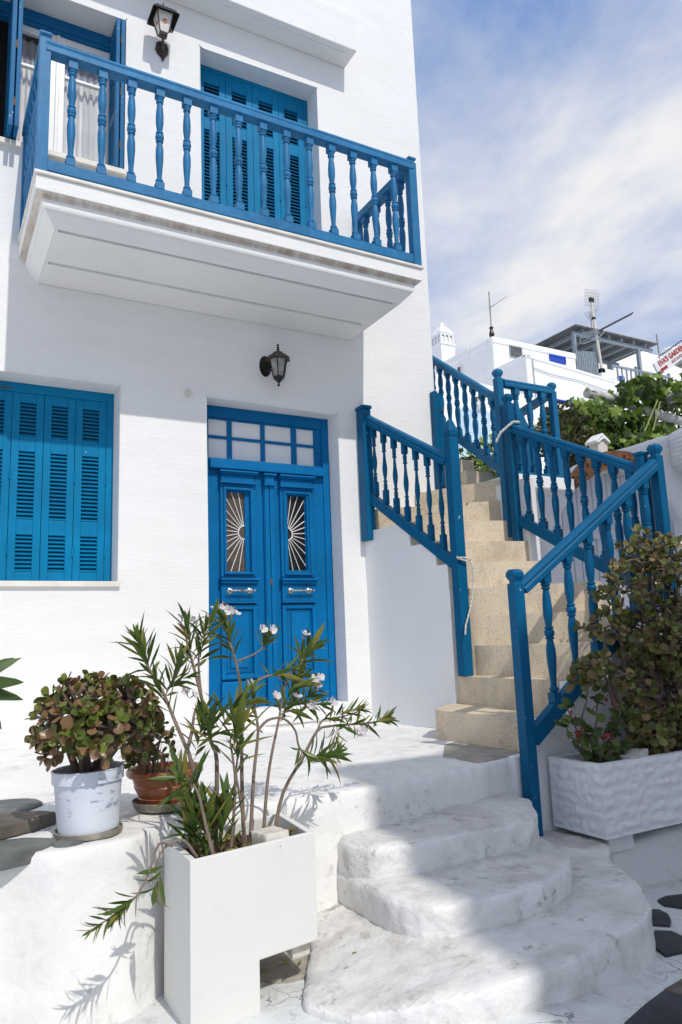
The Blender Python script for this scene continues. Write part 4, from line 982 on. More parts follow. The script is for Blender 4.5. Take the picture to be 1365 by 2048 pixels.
def lobed(nl, depth, seed, cup=.15):
    rnd = random.Random(seed); v = [(0.05,0,0)]; f = []; n = nl*4
    v = [(.42,0,.05)]
    for k in range(n+1):
        a = -math.pi*.92+2*math.pi*.92*k/n; r_ = .52*(1-depth*abs(math.sin((k/4)*math.pi))**.8)*(1+.06*rnd.uniform(-1,1))*(1.12 if abs(a) < .3 else 1)
        v.append((.42+r_*math.cos(a), r_*math.sin(a)*1.02, -cup*r_*r_+.05*rnd.uniform(-1,1)))
    for k in range(n): f.append((0, k+1, k+2))
    f.append((0, n+1, 1)); return v, f
VINE = [lobed(5, .38, s) for s in (1,2,3)]
GERL = [lobed(7, .16, s, -.25) for s in (4,5)]
def frame(p, d, up, s, roll=0):
    d = Vector(d).normalized(); up = Vector(up)
    y = up.cross(d)
    if y.length < 1e-4: y = d.orthogonal()
    y.normalize(); z = d.cross(y)
    if roll: q = Quaternion(d, roll); y = q @ y; z = q @ z
    sx, sy, sz = s if isinstance(s, tuple) else (s, s, s)
    m = Matrix((d*sx, y*sy, z*sz)).transposed().to_4x4(); m.translation = p; return m
def foliage(parent, items, geos, mat, name='leaf', limit=300):
    """items: (matrix, geometry index).  The nearest ones are objects of their own, the rest one mass."""
    items = sorted(items, key=lambda it: (it[0].translation-CAMP).length)
    mes = [leaf_mesh(name, g, mat) for g in geos]
    crn = random.Random(len(items))
    for mt, gi in items[:limit]: link(name, mes[gi], parent, mt).color = (crn.random(), 0, 0, 1)
    rest = items[limit:]
    if rest:
        m = MB()
        for mt, gi in rest: m.add([mt @ Vector(v) for v in geos[gi][0]], geos[gi][1])
        o_ = link('foliage', m.mesh('foliage', mat, smooth=180), parent); tag(o_, kind='stuff')
def rnd_unit(rn):
    while True:
        v = Vector((rn.uniform(-1,1), rn.uniform(-1,1), rn.uniform(-1,1)))
        if .05 < v.length < 1: return v.normalized()
def limb(m, a, b, ra, rb, rn, wob=.05, n=5):
    a, b = Vector(a), Vector(b); pts = []; L_ = (b-a).length
    o1 = rnd_unit(rn)*wob*L_
    for k in range(n+1):
        t = k/n; pts.append(a.lerp(b, t)+o1*math.sin(math.pi*t)+(rnd_unit(rn)*wob*.3*L_ if 0 < k < n else Vector()))
    m.tube(pts, [ra+(rb-ra)*k/n for k in range(n+1)], 7); return pts

def rosette(items, p, d, rn, s, n=6):
    d = d.normalized(); u = d.orthogonal().normalized(); v = d.cross(u); a0 = rn.uniform(0, 6.28)
    for k in range(n):
        tier = k//2; a = a0+(k % 2)*math.pi+tier*math.pi*.5+rn.uniform(-.3,.3)
        out_ = u*math.cos(a)+v*math.sin(a); el_ = (.15, .65, 1.2, 1.3)[min(tier,3)]
        sz = s*(1.0, .85, .6, .45)[min(tier,3)]*rn.uniform(.85,1.15)
        dd = out_*math.cos(el_)+d*math.sin(el_)
        items.append((frame(p-d*.3*s*(1-tier*.4), dd, d-dd*dd.dot(d)*.5, sz, rn.uniform(-.25,.25)), 0))

def jade_plant(t, base, crown_c, rad, n_ros, s, limbs, rn, mat, zmin=-.35, trunk=.012, limit=300, shape=None, inner=.0):
    items = []; m = MB(); c = Vector(crown_c); ros = []
    tries = 0
    while len(ros) < n_ros and tries < 20000:
        tries += 1
        d = rnd_unit(rn)
        if d.z < zmin: continue
        k = rn.uniform(.86,1.08) if rn.random() > inner else rn.uniform(.4,.85)
        p = c+Vector((d.x*rad[0], d.y*rad[1], d.z*rad[2]))*k
        if shape and not shape(p): continue
        if any((p-q).length < s*.72 for q, _ in ros): continue
        ros.append((p, d))
    forks = []
    for k in range(limbs):
        a = 2*math.pi*k/limbs+rn.uniform(-.3,.3); e_ = rn.uniform(.25,.95)
        f = c+Vector((math.cos(a)*rad[0]*.52*e_*1.4, math.sin(a)*rad[1]*.52*e_*1.4, rn.uniform(-.35,.25)*rad[2]))
        b = Vector(base)+Vector((math.cos(a)*.03, math.sin(a)*.03, 0))*min(1, rad[0]*3)
        limb(m, b, f, trunk*rn.uniform(.85,1.2), trunk*.62, rn, .10); forks.append(f)
    for p, d in ros:
        f = min(forks, key=lambda q: (q-p).length); mid = f.lerp(p, .5)+rnd_unit(rn)*.02
        if (f-p).length > s*.5:
            m.tube([f, mid, p-d*s*.25], [trunk*.55, trunk*.42, trunk*.28], 5)
        dd = (d+Vector((0,0,.35))+rnd_unit(rn)*.35).normalized()
        rosette(items, p, dd, rn, s*rn.uniform(.8,1.15), rn.choice((4,6,6,8)))
    m.build('stem', M['jadestem'], t, smooth=60)
    foliage(t, items, [JADE], mat, limit=limit)

rn = random.Random(5)
t = thing('jade_plant', 'round bushy jade plant with reddish leaves in the white bucket', 'plant', (.58,-2.70,zr-.03))
jade_plant(t, (.585,-2.70,zr-.05), (.60,-2.72,1.315), (.228,.20,.182), 185, .047, 9, rn, M['jade'], zmin=-.6, trunk=.016, inner=.15)
t = thing('jade_plant', 'small straggling jade plant in the terracotta pot', 'plant', (.90,-2.46,zp+.13))
jade_plant(t, (.88,-2.46,zp+.13), (.86,-2.50,1.22), (.10,.09,.13), 34, .042, 3, rn, M['jade'], zmin=-.8, trunk=.008)
t = thing('sprouts', 'dry upright sprouts and shoots in the terracotta pot', 'plant', (.98,-2.46,zp+.13))
m = MB(); m2 = MB()
for k in range(26):
    a, r_ = rn.uniform(0,6.28), rn.uniform(.02,.125); p = Vector((po.x+r_*math.cos(a), po.y+r_*math.sin(a), zp+.13)); h = rn.uniform(.06,.15)
    (m2 if k % 4 == 0 else m).tube([p, p+Vector((rn.uniform(-.01,.01),0,h*.5)), p+Vector((rn.uniform(-.03,.03),rn.uniform(-.02,.02),h))], [.0022,.002,.001], 4)
m.build('dry_stalk', M['olestem'], t); m2.build('green_shoot', M['greenstem'], t)

# tree-like jade in the trough
rn = random.Random(9)
t = thing('jade_plant', 'big tree like jade bush filling the white trough by the stairs', 'plant', (3.95,-2.5,.83))
items = []; m = MB()
blobs = [((4.20,-2.50,2.06),(.34,.22,.20),64),((4.45,-2.48,1.93),(.34,.25,.28),60),((3.84,-2.52,1.80),(.24,.20,.18),34),((3.62,-2.55,1.62),(.15,.14,.11),16),((4.15,-2.52,1.55),(.42,.24,.30),110),((3.50,-2.60,1.36),(.22,.16,.11),30),((4.15,-2.54,1.18),(.44,.20,.34),140),((3.90,-2.62,.99),(.22,.10,.13),40),((4.4,-2.62,1.0),(.3,.1,.14),46),((4.55,-2.5,1.4),(.35,.24,.55),90)]
forks = []
for bc, br_, n in blobs:
    bc = Vector(bc); root = Vector((rn.uniform(3.98,4.2), -2.50, .82))
    if bc.x < 3.7: root = Vector((3.92,-2.50,.82))
    mid = root.lerp(bc, .55)+Vector((rn.uniform(-.05,.05), .03, -.05))
    limb(m, root, mid, .021, .015, rn, .08, 6); limb(m, mid, bc, .015, .009, rn, .08, 5)
    ros = []; tr2 = 0
    while len(ros) < n*1.05 and tr2 < 6000:
        tr2 += 1; d = rnd_unit(rn); k = rn.uniform(.55,1.08); p = bc+Vector((d.x*br_[0], d.y*br_[1], d.z*br_[2]))*k
        if p.y > -2.32 and p.z < 1.0+.66*(p.x-3.2) or p.z < .86: continue
        if any((p-q).length < .046 for q, _ in ros): continue
        ros.append((p, d))
    for p, d in ros:
        f = bc.lerp(p, .5)+rnd_unit(rn)*.03; m.tube([f, f.lerp(p,.55)+rnd_unit(rn)*.012, p], [.006,.005,.003], 5)
        rosette(items, p, (d+Vector((0,-.25,.45))+rnd_unit(rn)*.5), rn, .056*rn.uniform(.75,1.2), rn.choice((4,6,6,8)))
m.build('stem', M['jadestem'], t, smooth=60)
foliage(t, items, [JADE], M['jadetrough'])
# geranium
t = thing('geranium', 'leggy geranium with dark red flowers at the trough end', 'plant', (3.42,-2.55,.83))
rn = random.Random(21); m = MB(); items = []; fl = []
tips = [(3.20,-2.56,1.10),(3.30,-2.60,1.06),(3.27,-2.52,1.18),(3.44,-2.55,1.32),(3.48,-2.58,1.22),(3.40,-2.58,1.02),(3.62,-2.56,1.12),(3.72,-2.55,1.10),(3.55,-2.60,1.02),(3.36,-2.62,.95),(3.48,-2.64,.92),(3.58,-2.62,.93),(3.25,-2.6,.98)]
for k, tip in enumerate(tips):
    tip = Vector(tip); root = Vector((3.44+rn.uniform(-.04,.05), -2.56+rn.uniform(-.03,.03), .83))
    pts = limb(m, root, tip, .008, .0045, rn, .10)
    for j in range(8):
        d = (rnd_unit(rn)+Vector((0,-.35,.35))).normalized(); a = pts[rn.choice((3,4,5,5,5))]
        pt = rn.uniform(.02,.06); q = a+d*pt; m.tube([a, a.lerp(q,.5)+Vector((0,0,.006)), q], .0018, 4)
        nrm = (Vector((0,-.55,.8))+rnd_unit(rn)*.5).normalized(); dd = nrm.orthogonal(); dd = Quaternion(nrm, rn.uniform(0,6.28)) @ dd
        s = rn.uniform(.040,.068); items.append((frame(q-dd.normalized()*s*.4, dd, nrm, s), rn.randrange(2)))
for c_ in ((3.52,-2.62,1.20),(3.25,-2.62,1.04),(3.43,-2.66,1.0),(3.27,-2.57,1.12)):
    for j in range(11):
        q = Vector(c_)+rnd_unit(rn)*.024; d = rnd_unit(rn); fl.append((frame(q, d, rnd_unit(rn), .016), 0))
m.build('stem', M['jadestem'], t, smooth=60)
foliage(t, items, GERL, M['ger'], limit=200)
foliage(t, fl, [leaf_grid([(0,.1),(.5,.45),(1,.2)], lambda t_: .2*t_*t_, .3)], M['gerred'], 'petal')
rk = thing('stone', 'rounded pale stone lying on the soil of the trough', 'stone', (3.62,-2.62,.85))
organic(MB().obox((3.63,-2.655,.868),(.085,.02,.01),(-.015,.05,.0),(0,.0,.036)), 'stone', M['limestone'], rk, voxel=.011, amp=.008, smooth_it=5, scale=7)
# edge strip of a second rim seen between the plants
# oleander ---------------------------------------------------------------------
OLE = {
  'A': [(0.955, -3.05, 0.858), (0.883, -3.036, 1.169), (0.862, -3.021, 1.239), (0.821, -3.007, 1.343), (0.788, -2.993, 1.431), (0.747, -2.979, 1.505), (0.718, -2.964, 1.57), (0.7, -2.95, 1.64)],
  'A2': [(0.867, -3.02, 1.219), (0.893, -2.997, 1.281), (0.912, -2.973, 1.35), (0.934, -2.95, 1.379)],
  'B': [(0.989, -2.98, 0.865), (1.001, -2.967, 1.164), (0.983, -2.953, 1.237), (0.953, -2.94, 1.394), (0.927, -2.927, 1.511), (0.901, -2.913, 1.622), (0.901, -2.9, 1.707)],
  'C': [(0.955, -2.93, 1.401), (0.949, -2.913, 1.518), (0.962, -2.897, 1.603), (0.993, -2.88, 1.676)],
  'D': [(1.114, -2.95, 0.837), (1.118, -2.925, 1.048), (1.129, -2.9, 1.218), (1.141, -2.875, 1.386), (1.129, -2.85, 1.526), (1.106, -2.825, 1.625), (1.092, -2.8, 1.717)],
  'E': [(1.135, -2.84, 1.53), (1.202, -2.827, 1.55), (1.257, -2.813, 1.575), (1.296, -2.8, 1.625)],
  'F0': [(1.143, -2.87, 1.39), (1.197, -2.857, 1.434), (1.271, -2.845, 1.465), (1.358, -2.833, 1.465), (1.427, -2.82, 1.489)],
  'F1': [(1.427, -2.82, 1.489), (1.465, -2.81, 1.548), (1.509, -2.8, 1.585)],
  'F2': [(1.216, -2.9, 0.866), (1.242, -2.88, 1.026), (1.272, -2.86, 1.14), (1.319, -2.84, 1.283), (1.363, -2.82, 1.423), (1.425, -2.8, 1.447)],
  'G': [(1.325, -2.84, 1.3), (1.391, -2.82, 1.33), (1.475, -2.8, 1.36), (1.534, -2.78, 1.388)],
  'S4': [(1.127, -2.98, 0.851), (1.153, -2.96, 1.089), (1.183, -2.94, 1.25), (1.179, -2.92, 1.343), (1.179, -2.9, 1.419)],
  'H': [(1.183, -2.94, 1.259), (1.23, -2.931, 1.295), (1.302, -2.923, 1.295), (1.359, -2.914, 1.241), (1.376, -2.906, 1.178), (1.424, -2.897, 1.124), (1.484, -2.889, 1.103), (1.563, -2.88, 1.13)],
  'I': [(1.273, -2.88, 0.858), (1.322, -2.861, 0.996), (1.425, -2.843, 1.122), (1.506, -2.824, 1.221), (1.575, -2.806, 1.232), (1.674, -2.787, 1.229), (1.822, -2.769, 1.225), (1.908, -2.75, 1.239)],
  'I2': [(1.518, -2.8, 1.218), (1.552, -2.79, 1.26), (1.634, -2.78, 1.263), (1.719, -2.77, 1.274), (1.784, -2.76, 1.293)],
  'J': [(1.023, -3.05, 0.87), (1.043, -3.05, 1.075), (1.034, -3.05, 1.186), (1.025, -3.05, 1.242), (1.036, -3.05, 1.281)],
  'J2': [(1.102, -3.0, 0.863), (1.078, -3.0, 1.04), (1.066, -3.0, 1.113), (1.076, -3.0, 1.2), (1.081, -3.0, 1.232)],
  'K': [(0.929, -3.12, 0.875), (0.897, -3.125, 1.0), (0.872, -3.13, 1.093), (0.831, -3.135, 1.15), (0.826, -3.14, 1.166)],
  'L': [(0.877, -3.1, 0.871), (0.83, -3.112, 0.934), (0.78, -3.125, 0.938), (0.738, -3.138, 0.912), (0.716, -3.15, 0.856)],
  'M': [(0.784, -3.12, 0.926), (0.727, -3.16, 0.949), (0.691, -3.18, 0.878), (0.646, -3.2, 0.814), (0.579, -3.22, 0.78), (0.496, -3.22, 0.743)],
}
OLF = [(0.9, -2.86, 1.709), (0.936, -2.859, 1.7), (1.038, -2.858, 1.74), (1.058, -2.857, 1.746), (1.096, -2.856, 1.74), (1.125, -2.855, 1.725), (1.242, -2.855, 1.657), (1.287, -2.854, 1.654), (1.447, -2.853, 1.628), (1.301, -2.852, 1.379), (1.398, -2.851, 1.368), (1.47, -2.85, 1.331), (1.512, -2.849, 1.439), (1.485, -2.848, 1.435), (1.501, -2.847, 1.407), (0.917, -2.846, 1.562), (0.9, -2.845, 1.58), (0.922, -2.845, 1.417), (0.949, -2.844, 1.406), (1.193, -2.843, 1.434), (1.571, -2.842, 1.332), (1.72, -2.841, 1.203), (1.709, -2.84, 1.186)]

rn = random.Random(31)
t = thing('oleander', 'spindly oleander with narrow leaves and white flowers in planter box', 'plant', (1.1,-2.95,.84))
m = MB(); items = []; dead = []; pet = []; buds = []
rad0 = {'A':.0085,'A2':.008,'B':.009,'C':.0055,'D':.0085,'E':.005,'F0':.007,'F1':.0045,'F2':.0075,'G':.004,'S4':.008,'H':.006,'I':.008,'I2':.005,'J':.006,'J2':.0055,'K':.007,'L':.006,'M':.005}
for k_, pts in OLE.items():
    r0 = rad0[k_]; n = len(pts); P3 = [Vector(p) for p in pts]
    dense = []
    for i in range(n-1):
        for q in range(3):
            tt = q/3; p0, p1, p2, p3 = P3[max(i-1,0)], P3[i], P3[i+1], P3[min(i+2,n-1)]
            dense.append(.5*((2*p1)+(p2-p0)*tt+(2*p0-5*p1+4*p2-p3)*tt*tt+(3*p1-p0-3*p2+p3)*tt**3))
    dense.append(P3[-1]); nd = len(dense)
    m.tube(dense, [r0*(1-.55*i/(nd-1)) for i in range(nd)], 7)
def whorls(path_pts, n, L_, spread=(.5,1.0), bend=None, up=.0, yellow=.02):
    n = int(n*1.1); A, B = Vector(path_pts[0]), Vector(path_pts[1]); ax = (B-A).normalized(); u = ax.orthogonal().normalized(); v = ax.cross(u)
    for k in range(n):
        tt = (k/n)**.8; p = A.lerp(B, tt); a = k*2.094*1.11+rn.uniform(-.3,.3); e_ = rn.uniform(*spread)*(1.15-.5*tt)
        d = ax*math.cos(e_)+(u*math.cos(a)+v*math.sin(a))*math.sin(e_)+Vector((0,0,up))
        nrm = ax-d*ax.dot(d)
        s = L_*1.12*rn.uniform(.75,1.15)*(1 if tt < .8 else .7)
        (dead if rn.random() < yellow else items).append((frame(p, d, nrm, (s, s*rn.uniform(.9,1.25), s), rn.uniform(-.5,.5)), rn.choice((0,1,1,2,3)) if up >= 0 else rn.choice((0,3,1))))
def tip(k_, back=2): return (OLE[k_][-1-back], OLE[k_][-1])
whorls((OLE['A'][3], OLE['A'][5]), 14, .105, (.6,1.1)); whorls((OLE['A'][5], OLE['A'][7]), 26, .105); whorls(((.80,-2.99,1.42),(.86,-2.96,1.56)), 18, .095); whorls(((.79,-2.98,1.44),(.90,-2.95,1.49)), 12, .085)
whorls((OLE['B'][4], OLE['B'][6]), 22, .10); whorls((OLE['C'][1], OLE['C'][3]), 18, .10); whorls((OLE['C'][2], (1.03,-2.86,1.72)), 10, .09)
whorls((OLE['D'][4], OLE['D'][6]), 22, .105); whorls(tip('E', 1), 18, .085)
whorls((OLE['F0'][2], OLE['F0'][4]), 16, .095, yellow=.1); whorls(tip('F1', 2), 20, .11); whorls((OLE['F2'][3], OLE['F2'][5]), 16, .095)
whorls((OLE['G'][0], OLE['G'][3]), 30, .095, (.6,1.15)); whorls(((1.37,-2.84,1.40),(1.47,-2.78,1.46)), 16, .10); whorls(((1.40,-2.82,1.34),(1.58,-2.75,1.32)), 14, .09)
whorls((OLE['S4'][2], OLE['S4'][4]), 10, .08, yellow=.06); whorls(((1.12,-2.93,1.35),(1.19,-2.88,1.41)), 12, .085, yellow=.06)
whorls((OLE['H'][4], OLE['H'][5]), 10, .08, (.8,1.3), up=-.4); whorls((OLE['H'][5], OLE['H'][7]), 30, .10, (.5,1.1)); 
whorls((OLE['I'][4], OLE['I'][6]), 20, .075, (.7,1.2)); whorls((OLE['I'][6], OLE['I'][7]), 20, .075, (.45,.9)); whorls((OLE['I2'][1], OLE['I2'][4]), 26, .075, (.5,1.0)); whorls(((1.60,-2.80,1.23),(1.62,-2.80,1.12)), 12, .08)
whorls(((1.03,-3.05,1.19),(1.06,-3.05,1.30)), 11, .15, (.6,1.05), yellow=0); whorls(tip('J2', 2), 9, .10); whorls((OLE['J'][0], OLE['J'][1]), 4, .08)
whorls(((.86,-3.13,1.10),(.80,-3.15,1.17)), 16, .115, (.8,1.35), yellow=.07); whorls(((.93,-3.1,1.25),(.96,-3.05,1.33)), 16, .12, (.7,1.3), yellow=.08)
whorls(((.90,-3.02,1.20),(.95,-2.98,1.36)), 18, .10, yellow=.1); whorls(((1.02,-2.95,1.28),(1.13,-2.9,1.38)), 18, .12, (.5,1.1), yellow=.07)
for bx, by, n in ((.90,-3.05,18),(.95,-3.0,16),(.98,-3.06,14),(.885,-3.0,12),(.92,-3.08,12),(1.0,-3.0,10)): whorls(((bx,by,.86),(bx+rn.uniform(-.03,.03),by,1.04)), n, .12, (.3,.9), yellow=0)
whorls(((.745,-3.15,.875),(.712,-3.155,.80)), 8, .095, (.6,1.2), yellow=0); whorls((OLE['M'][3], OLE['M'][4]), 16, .08, (.5,1.1)); whorls((OLE['M'][4], OLE['M'][5]), 12, .06, (.5,1.0), yellow=.1)
# a twig from a neighbouring pot lies lower still: tip flowers
PET = leaf_grid([(0,.08),(.45,.30),(.8,.42),(1,.22)], lambda t_: .25*t_*t_, .15)
for p in OLF:
    p = Vector(p); ax = (rnd_unit(rn)*.6+Vector((0,-.7,.6))).normalized(); u = ax.orthogonal().normalized(); v = ax.cross(u); a0 = rn.uniform(0,6)
    for k in range(5):
        a = a0+k*1.2566; d = (u*math.cos(a)+v*math.sin(a))*.9+ax*.35
        pet.append((frame(p, d, ax, .025*rn.uniform(.85,1.1), .3), 0))
    m.tube([p-ax*.022, p+ax*.004], [.0012,.003], 5)
    for q in range(rn.choice((0,1,2))):
        b = p+rnd_unit(rn)*.022; buds.append((frame(b, (rnd_unit(rn)*.5+Vector((0,0,1))), rnd_unit(rn), .018), 0))
m.build('stem', M['olestem'], t, smooth=60)
foliage(t, items, OLEL, M['ole']); foliage(t, dead, OLEL, M['deadleaf'], 'yellow_leaf'); foliage(t, pet, [PET], M['petal'], 'petal')
foliage(t, buds, [leaf_grid([(0,.08),(.4,.2),(1,.02)], lambda t_: 0, .8)], M['bud'], 'bud')
# dead leaves in the box and on the ground
dl = []
for k in range(46): dl.append((frame(Vector((rn.uniform(.9,1.33), rn.uniform(-3.06,-2.78), .85+rn.uniform(0,.012))), (rn.uniform(-1,1),rn.uniform(-1,1),rn.uniform(-.1,.3)), (0,0,1), rn.uniform(.05,.09), rn.uniform(-.6,.6)), rn.randrange(4)))
lit = thing('leaf_litter', 'dry fallen leaves on the soil of the planter box', 'leaves', (1.1,-2.95,.85)); foliage(lit, dl, OLEL, M['deadleaf'], limit=46)
dl = [(frame(Vector((1.33+rn.uniform(-.16,.16), -2.84+rn.uniform(-.12,.1), .352)), (rn.uniform(-1,1),rn.uniform(-1,1),.1), (0,0,1), rn.uniform(.04,.07)), rn.randrange(4)) for k in range(9)]
lit = thing('leaf_litter', 'few dry leaves on the ground under the cut out planter', 'leaves', (1.33,-2.84,.35)); foliage(lit, dl, OLEL, M['deadleaf'])
lit = thing('fallen_leaf', 'small yellow leaf lying on the beige stair', 'leaf', (3.36,-1.86,1.1))
link('blade', leaf_mesh('blade', OLEL[1], M['deadleaf']), lit, frame(Vector((3.33,-1.84,1.098)), (.5,-.9,0), (0,0,1), (.06,.11,.06)))
lit = thing('fallen_leaf', 'little green leaf lying on the lit white step', 'leaf', (1.43,-3.2,.46))
link('blade', leaf_mesh('blade', OLEL[1], M['ole']), lit, frame(Vector((1.43,-3.2,.468)), (.9,.5,0), (0,0,1), (.03,.08,.03)))
# strap-leaved plant at the left edge
t = thing('strap_plant', 'arching strap leaves with a red flower at left edge', 'plant', (-.02,-2.62,1.08))
STR = leaf_grid([(0,.05),(.2,.08),(.45,.105),(.7,.095),(.9,.05),(1,.003)], lambda t_: .55*t_-.95*t_*t_, .15)
rn = random.Random(3); items = []
for d, s in (((.9,.1,.35),.27),((.85,0,.1),.25),((.8,-.1,.75),.25),((.7,.2,-.3),.25),((.5,-.5,.5),.26),((-.7,.2,.5),.3),((-.3,-.8,.4),.26),((.2,.6,.6),.25)):
    items.append((frame(Vector((.105,-2.62,1.43)), d, (0,-.9,.45), s), 0))
foliage(t, items, [STR], M['strap'])
m = MB().tube([(-.02,-2.62,1.08),(.06,-2.62,1.25),(.105,-2.62,1.44)], [.012,.011,.010], 7).tube([(.105,-2.62,1.44),(.19,-2.62,1.57),(.215,-2.62,1.64)], [.005,.004,.003], 6); m.build('stem', M['olestem'], t, smooth=60)
fl = [(frame(Vector((.215,-2.62,1.63+.014*k)), rnd_unit(rn)*.6+Vector((0,0,.8)), rnd_unit(rn), .045), 0) for k in range(7)]
foliage(t, fl, [PET], M['pinkflower'], 'petal')
pp = thing('flower_pot', 'plain pot of the strap leaved plant beyond left edge', 'pot', (-.02,-2.62,.95))
z = ter_z(-.0,-2.7)
MB().lathe([(.001,z-.06),(.07,z-.06),(.09,z+.1),(.098,z+.1),(.098,z+.12),(.085,z+.12),(.08,z+.09),(.001,z+.085)], 24, (-.02,-2.62,0)).build('pot_body', M['terracotta'], pp, smooth=40)
# ================================================================ GARDEN WALL, GATE, SIGNS
gw = thing('garden_wall', 'rough white garden wall with arched gateway right of the stairs', 'wall', (7,-.3,1.0))
AC, AR = (6.5, 2.25), 1.05
def arch_top(x, r_=AR): return AC[1]+math.sqrt(max(0, r_*r_-(x-AC[0])**2))
tops = [(4.50,2.86),(5.05,2.865),(5.4,2.98),(5.7,3.16),(6.1,3.38),(6.5,3.53),(6.9,3.64),(7.3,3.76),(7.6,3.82),(9.5,3.86)]
def top_z(x):
    for (a, za), (b, zb2) in zip(tops, tops[1:]):
        if a <= x <= b: return za+(zb2-za)*(x-a)/(b-a)
m = MB()
xs_ = sorted(set([4.50,5.0,5.3,5.575]+[5.575+1.85*k/24 for k in range(25)]+[7.8,8.3,9,9.5]))
for a, b in zip(xs_, xs_[1:]):
    inside = 5.57 < (a+b)/2 < 7.43
    za, zb2 = (arch_top(a), arch_top(b)) if inside else (.4, .4)
    if inside and a < 5.58: za = 2.77
    if inside and b > 7.42: zb2 = 2.77
    m.extrude([(a,-.40,za),(b,-.40,zb2),(b,-.40,top_z(b)),(a,-.40,top_z(a))], (0,.35,0))
organic(m, 'wall_body', M['wall2'], gw, voxel=.035, amp=.016, smooth_it=3, fine=.005)
gt = thing('garden_gate', 'pale grey arched gate of upright planks under the carved sign', 'gate', (6.5,-.3,1.2))
pw = 1.85/16
for k in range(16):
    a, b = 5.575+pw*k+.006, 5.575+pw*(k+1)-.006
    pts = [(a,-.27,1.2),(b,-.27,1.2)]+[(x_,-.27,arch_top(x_, 1.03) if abs(x_-6.5) < .92 else 2.7) for x_ in (b,(a+b)/2,a)]
    MB().extrude(pts, (0,.04,0)).build('plank', M['gate'], gt, bevel=.007)
MB().box(5.6,7.4,-.225,-.222,1.2,2.72).build('backing', M['dark'], gt)
MB().box(6.46,6.54,-.295,-.268,1.2,3.27).build('cover_strip', M['pvc'], gt, bevel=.005)
for z in (1.6, 2.55): MB().box(5.60,6.44,-.285,-.269,z,z+.09).box(6.56,7.40,-.285,-.269,z,z+.09).build('cross_bar', M['gate'], gt, bevel=.004)
for x in (5.585, 7.415): MB().lathe([(.014,2.62),(.014,2.78)], 8, (x,-.29,0)).box(min(x,x),x+.001,-.29,-.27,2.66,2.7).build('hinge', M['pvc'], gt)
landing = MB().box(4.62,9.5,-2.2,-.02,.1,1.2).build('garden_landing', M['farwhite'], bevel=.02); tag(landing, kind='structure')
sg = thing('carved_sign', 'curved orange brown wooden sign over the garden gate', 'sign', (6.5,-.44,3.3))
m = MB(); a0, a1 = R(139), R(66); n = 40; r0_, r1_ = 1.055, 1.245
for k in range(n):
    p = []
    for a in (a0+(a1-a0)*k/n, a0+(a1-a0)*(k+1)/n):
        w_ = min(1, min(abs(a-a0), abs(a-a1))/.30)**.7; rc = 1.15; hw = .035+(.095-.035)*w_
        p.append(((rc-hw), (rc+hw), a))
    q = [(AC[0]+r_*math.cos(a), -.45, AC[1]+r_*math.sin(a)) for r_, a in ((p[0][0],p[0][2]),(p[0][1],p[0][2]),(p[1][1],p[1][2]),(p[1][0],p[1][2]))]
    m.extrude(q, (0,.04,0))
me_ = m.mesh('board', M['signwood']); bm = bmesh.new(); bm.from_mesh(me_); bmesh.ops.remove_doubles(bm, verts=bm.verts, dist=.0005); bm.to_mesh(me_); bm.free()
link('board', me_, sg)
def text_mesh(s, size, mat, extrude=.002, bold=0.0, shear=0):
    cu_ = bpy.data.curves.new('t', 'FONT'); cu_.body = s; cu_.size = size; cu_.extrude = extrude; cu_.offset = bold; cu_.align_x = 'CENTER'; cu_.align_y = 'CENTER'; cu_.shear = shear; cu_.resolution_u = 3
    o_ = bpy.data.objects.new('t', cu_); C.objects.link(o_)
    dg = bpy.context.evaluated_depsgraph_get(); dg.update()
    me_ = bpy.data.meshes.new_from_object(o_.evaluated_get(dg)); bpy.data.objects.remove(o_)
    me_.materials.clear(); me_.materials.append(mat); return me_
word = "Eva's Garden"; n = len(word)
for i, ch in enumerate(word):
    if ch == ' ': continue
    a = R(132.5)-(R(132.5)-R(82))*i/(n-1)
    me_ = text_mesh(ch, .145, M['carve'], .003, .004)
    mt = Matrix.Translation((AC[0]+1.145*math.cos(a), -.454, AC[1]+1.145*math.sin(a))) @ Matrix.Rotation(-(a-math.pi/2), 4, 'Y') @ Matrix.Rotation(R(90), 4, 'X')
    link('letter', me_, sg, mt)
gl = thing('gabled_lamp', 'small white gabled lamp standing above the garden wall', 'lamp', (6.98,.25,3.6))
m = MB().extrude([(6.80,.18,3.78),(6.99,.18,3.93),(7.17,.18,3.80),(7.17,.18,3.765),(6.99,.18,3.89),(6.80,.18,3.745)], (0,.26,0)).extrude([(6.83,.15,3.75),(6.99,.15,3.865),(7.14,.15,3.77),(7.14,.15,3.745),(6.99,.15,3.83),(6.83,.15,3.725)], (0,.3,0)); m.build('roof', M['farwhite'], gl, bevel=.004)
MB().extrude([(6.86,.2,3.735),(6.99,.2,3.82),(7.11,.2,3.745),(7.10,.2,3.50),(6.88,.2,3.50)], (0,.2,0)).build('body', M['block'], gl, bevel=.004)
MB().box(6.95,7.03,.24,.32,3.2,3.51).build('stem', M['farwhite'], gl)
gl.scale = (.66, .66, .66); gl.location.z += .10; gl.location.x -= .03
dr = thing('ribbed_drum', 'ribbed white drum shaped chimney top at right edge', 'chimney', (7.72,-.55,3.3))
m = MB(); pr_ = [(.001,3.28)]
for k in range(45):
    z = 3.30+.012*k; r_ = .40*math.sin(min(1, (z-3.26)/.22)*math.pi/2)**.6; r_ *= 1 if z < 3.7 else math.sqrt(max(0.05, 1-((z-3.7)/.17)**2*.9)); pr_.append((r_+.009*math.sin(k*1.57), z))
pr_.append((.001,3.835)); m.lathe(pr_, 40, (7.66,-.60,0)); m.build('drum', M['farwhite'], dr, smooth=180)

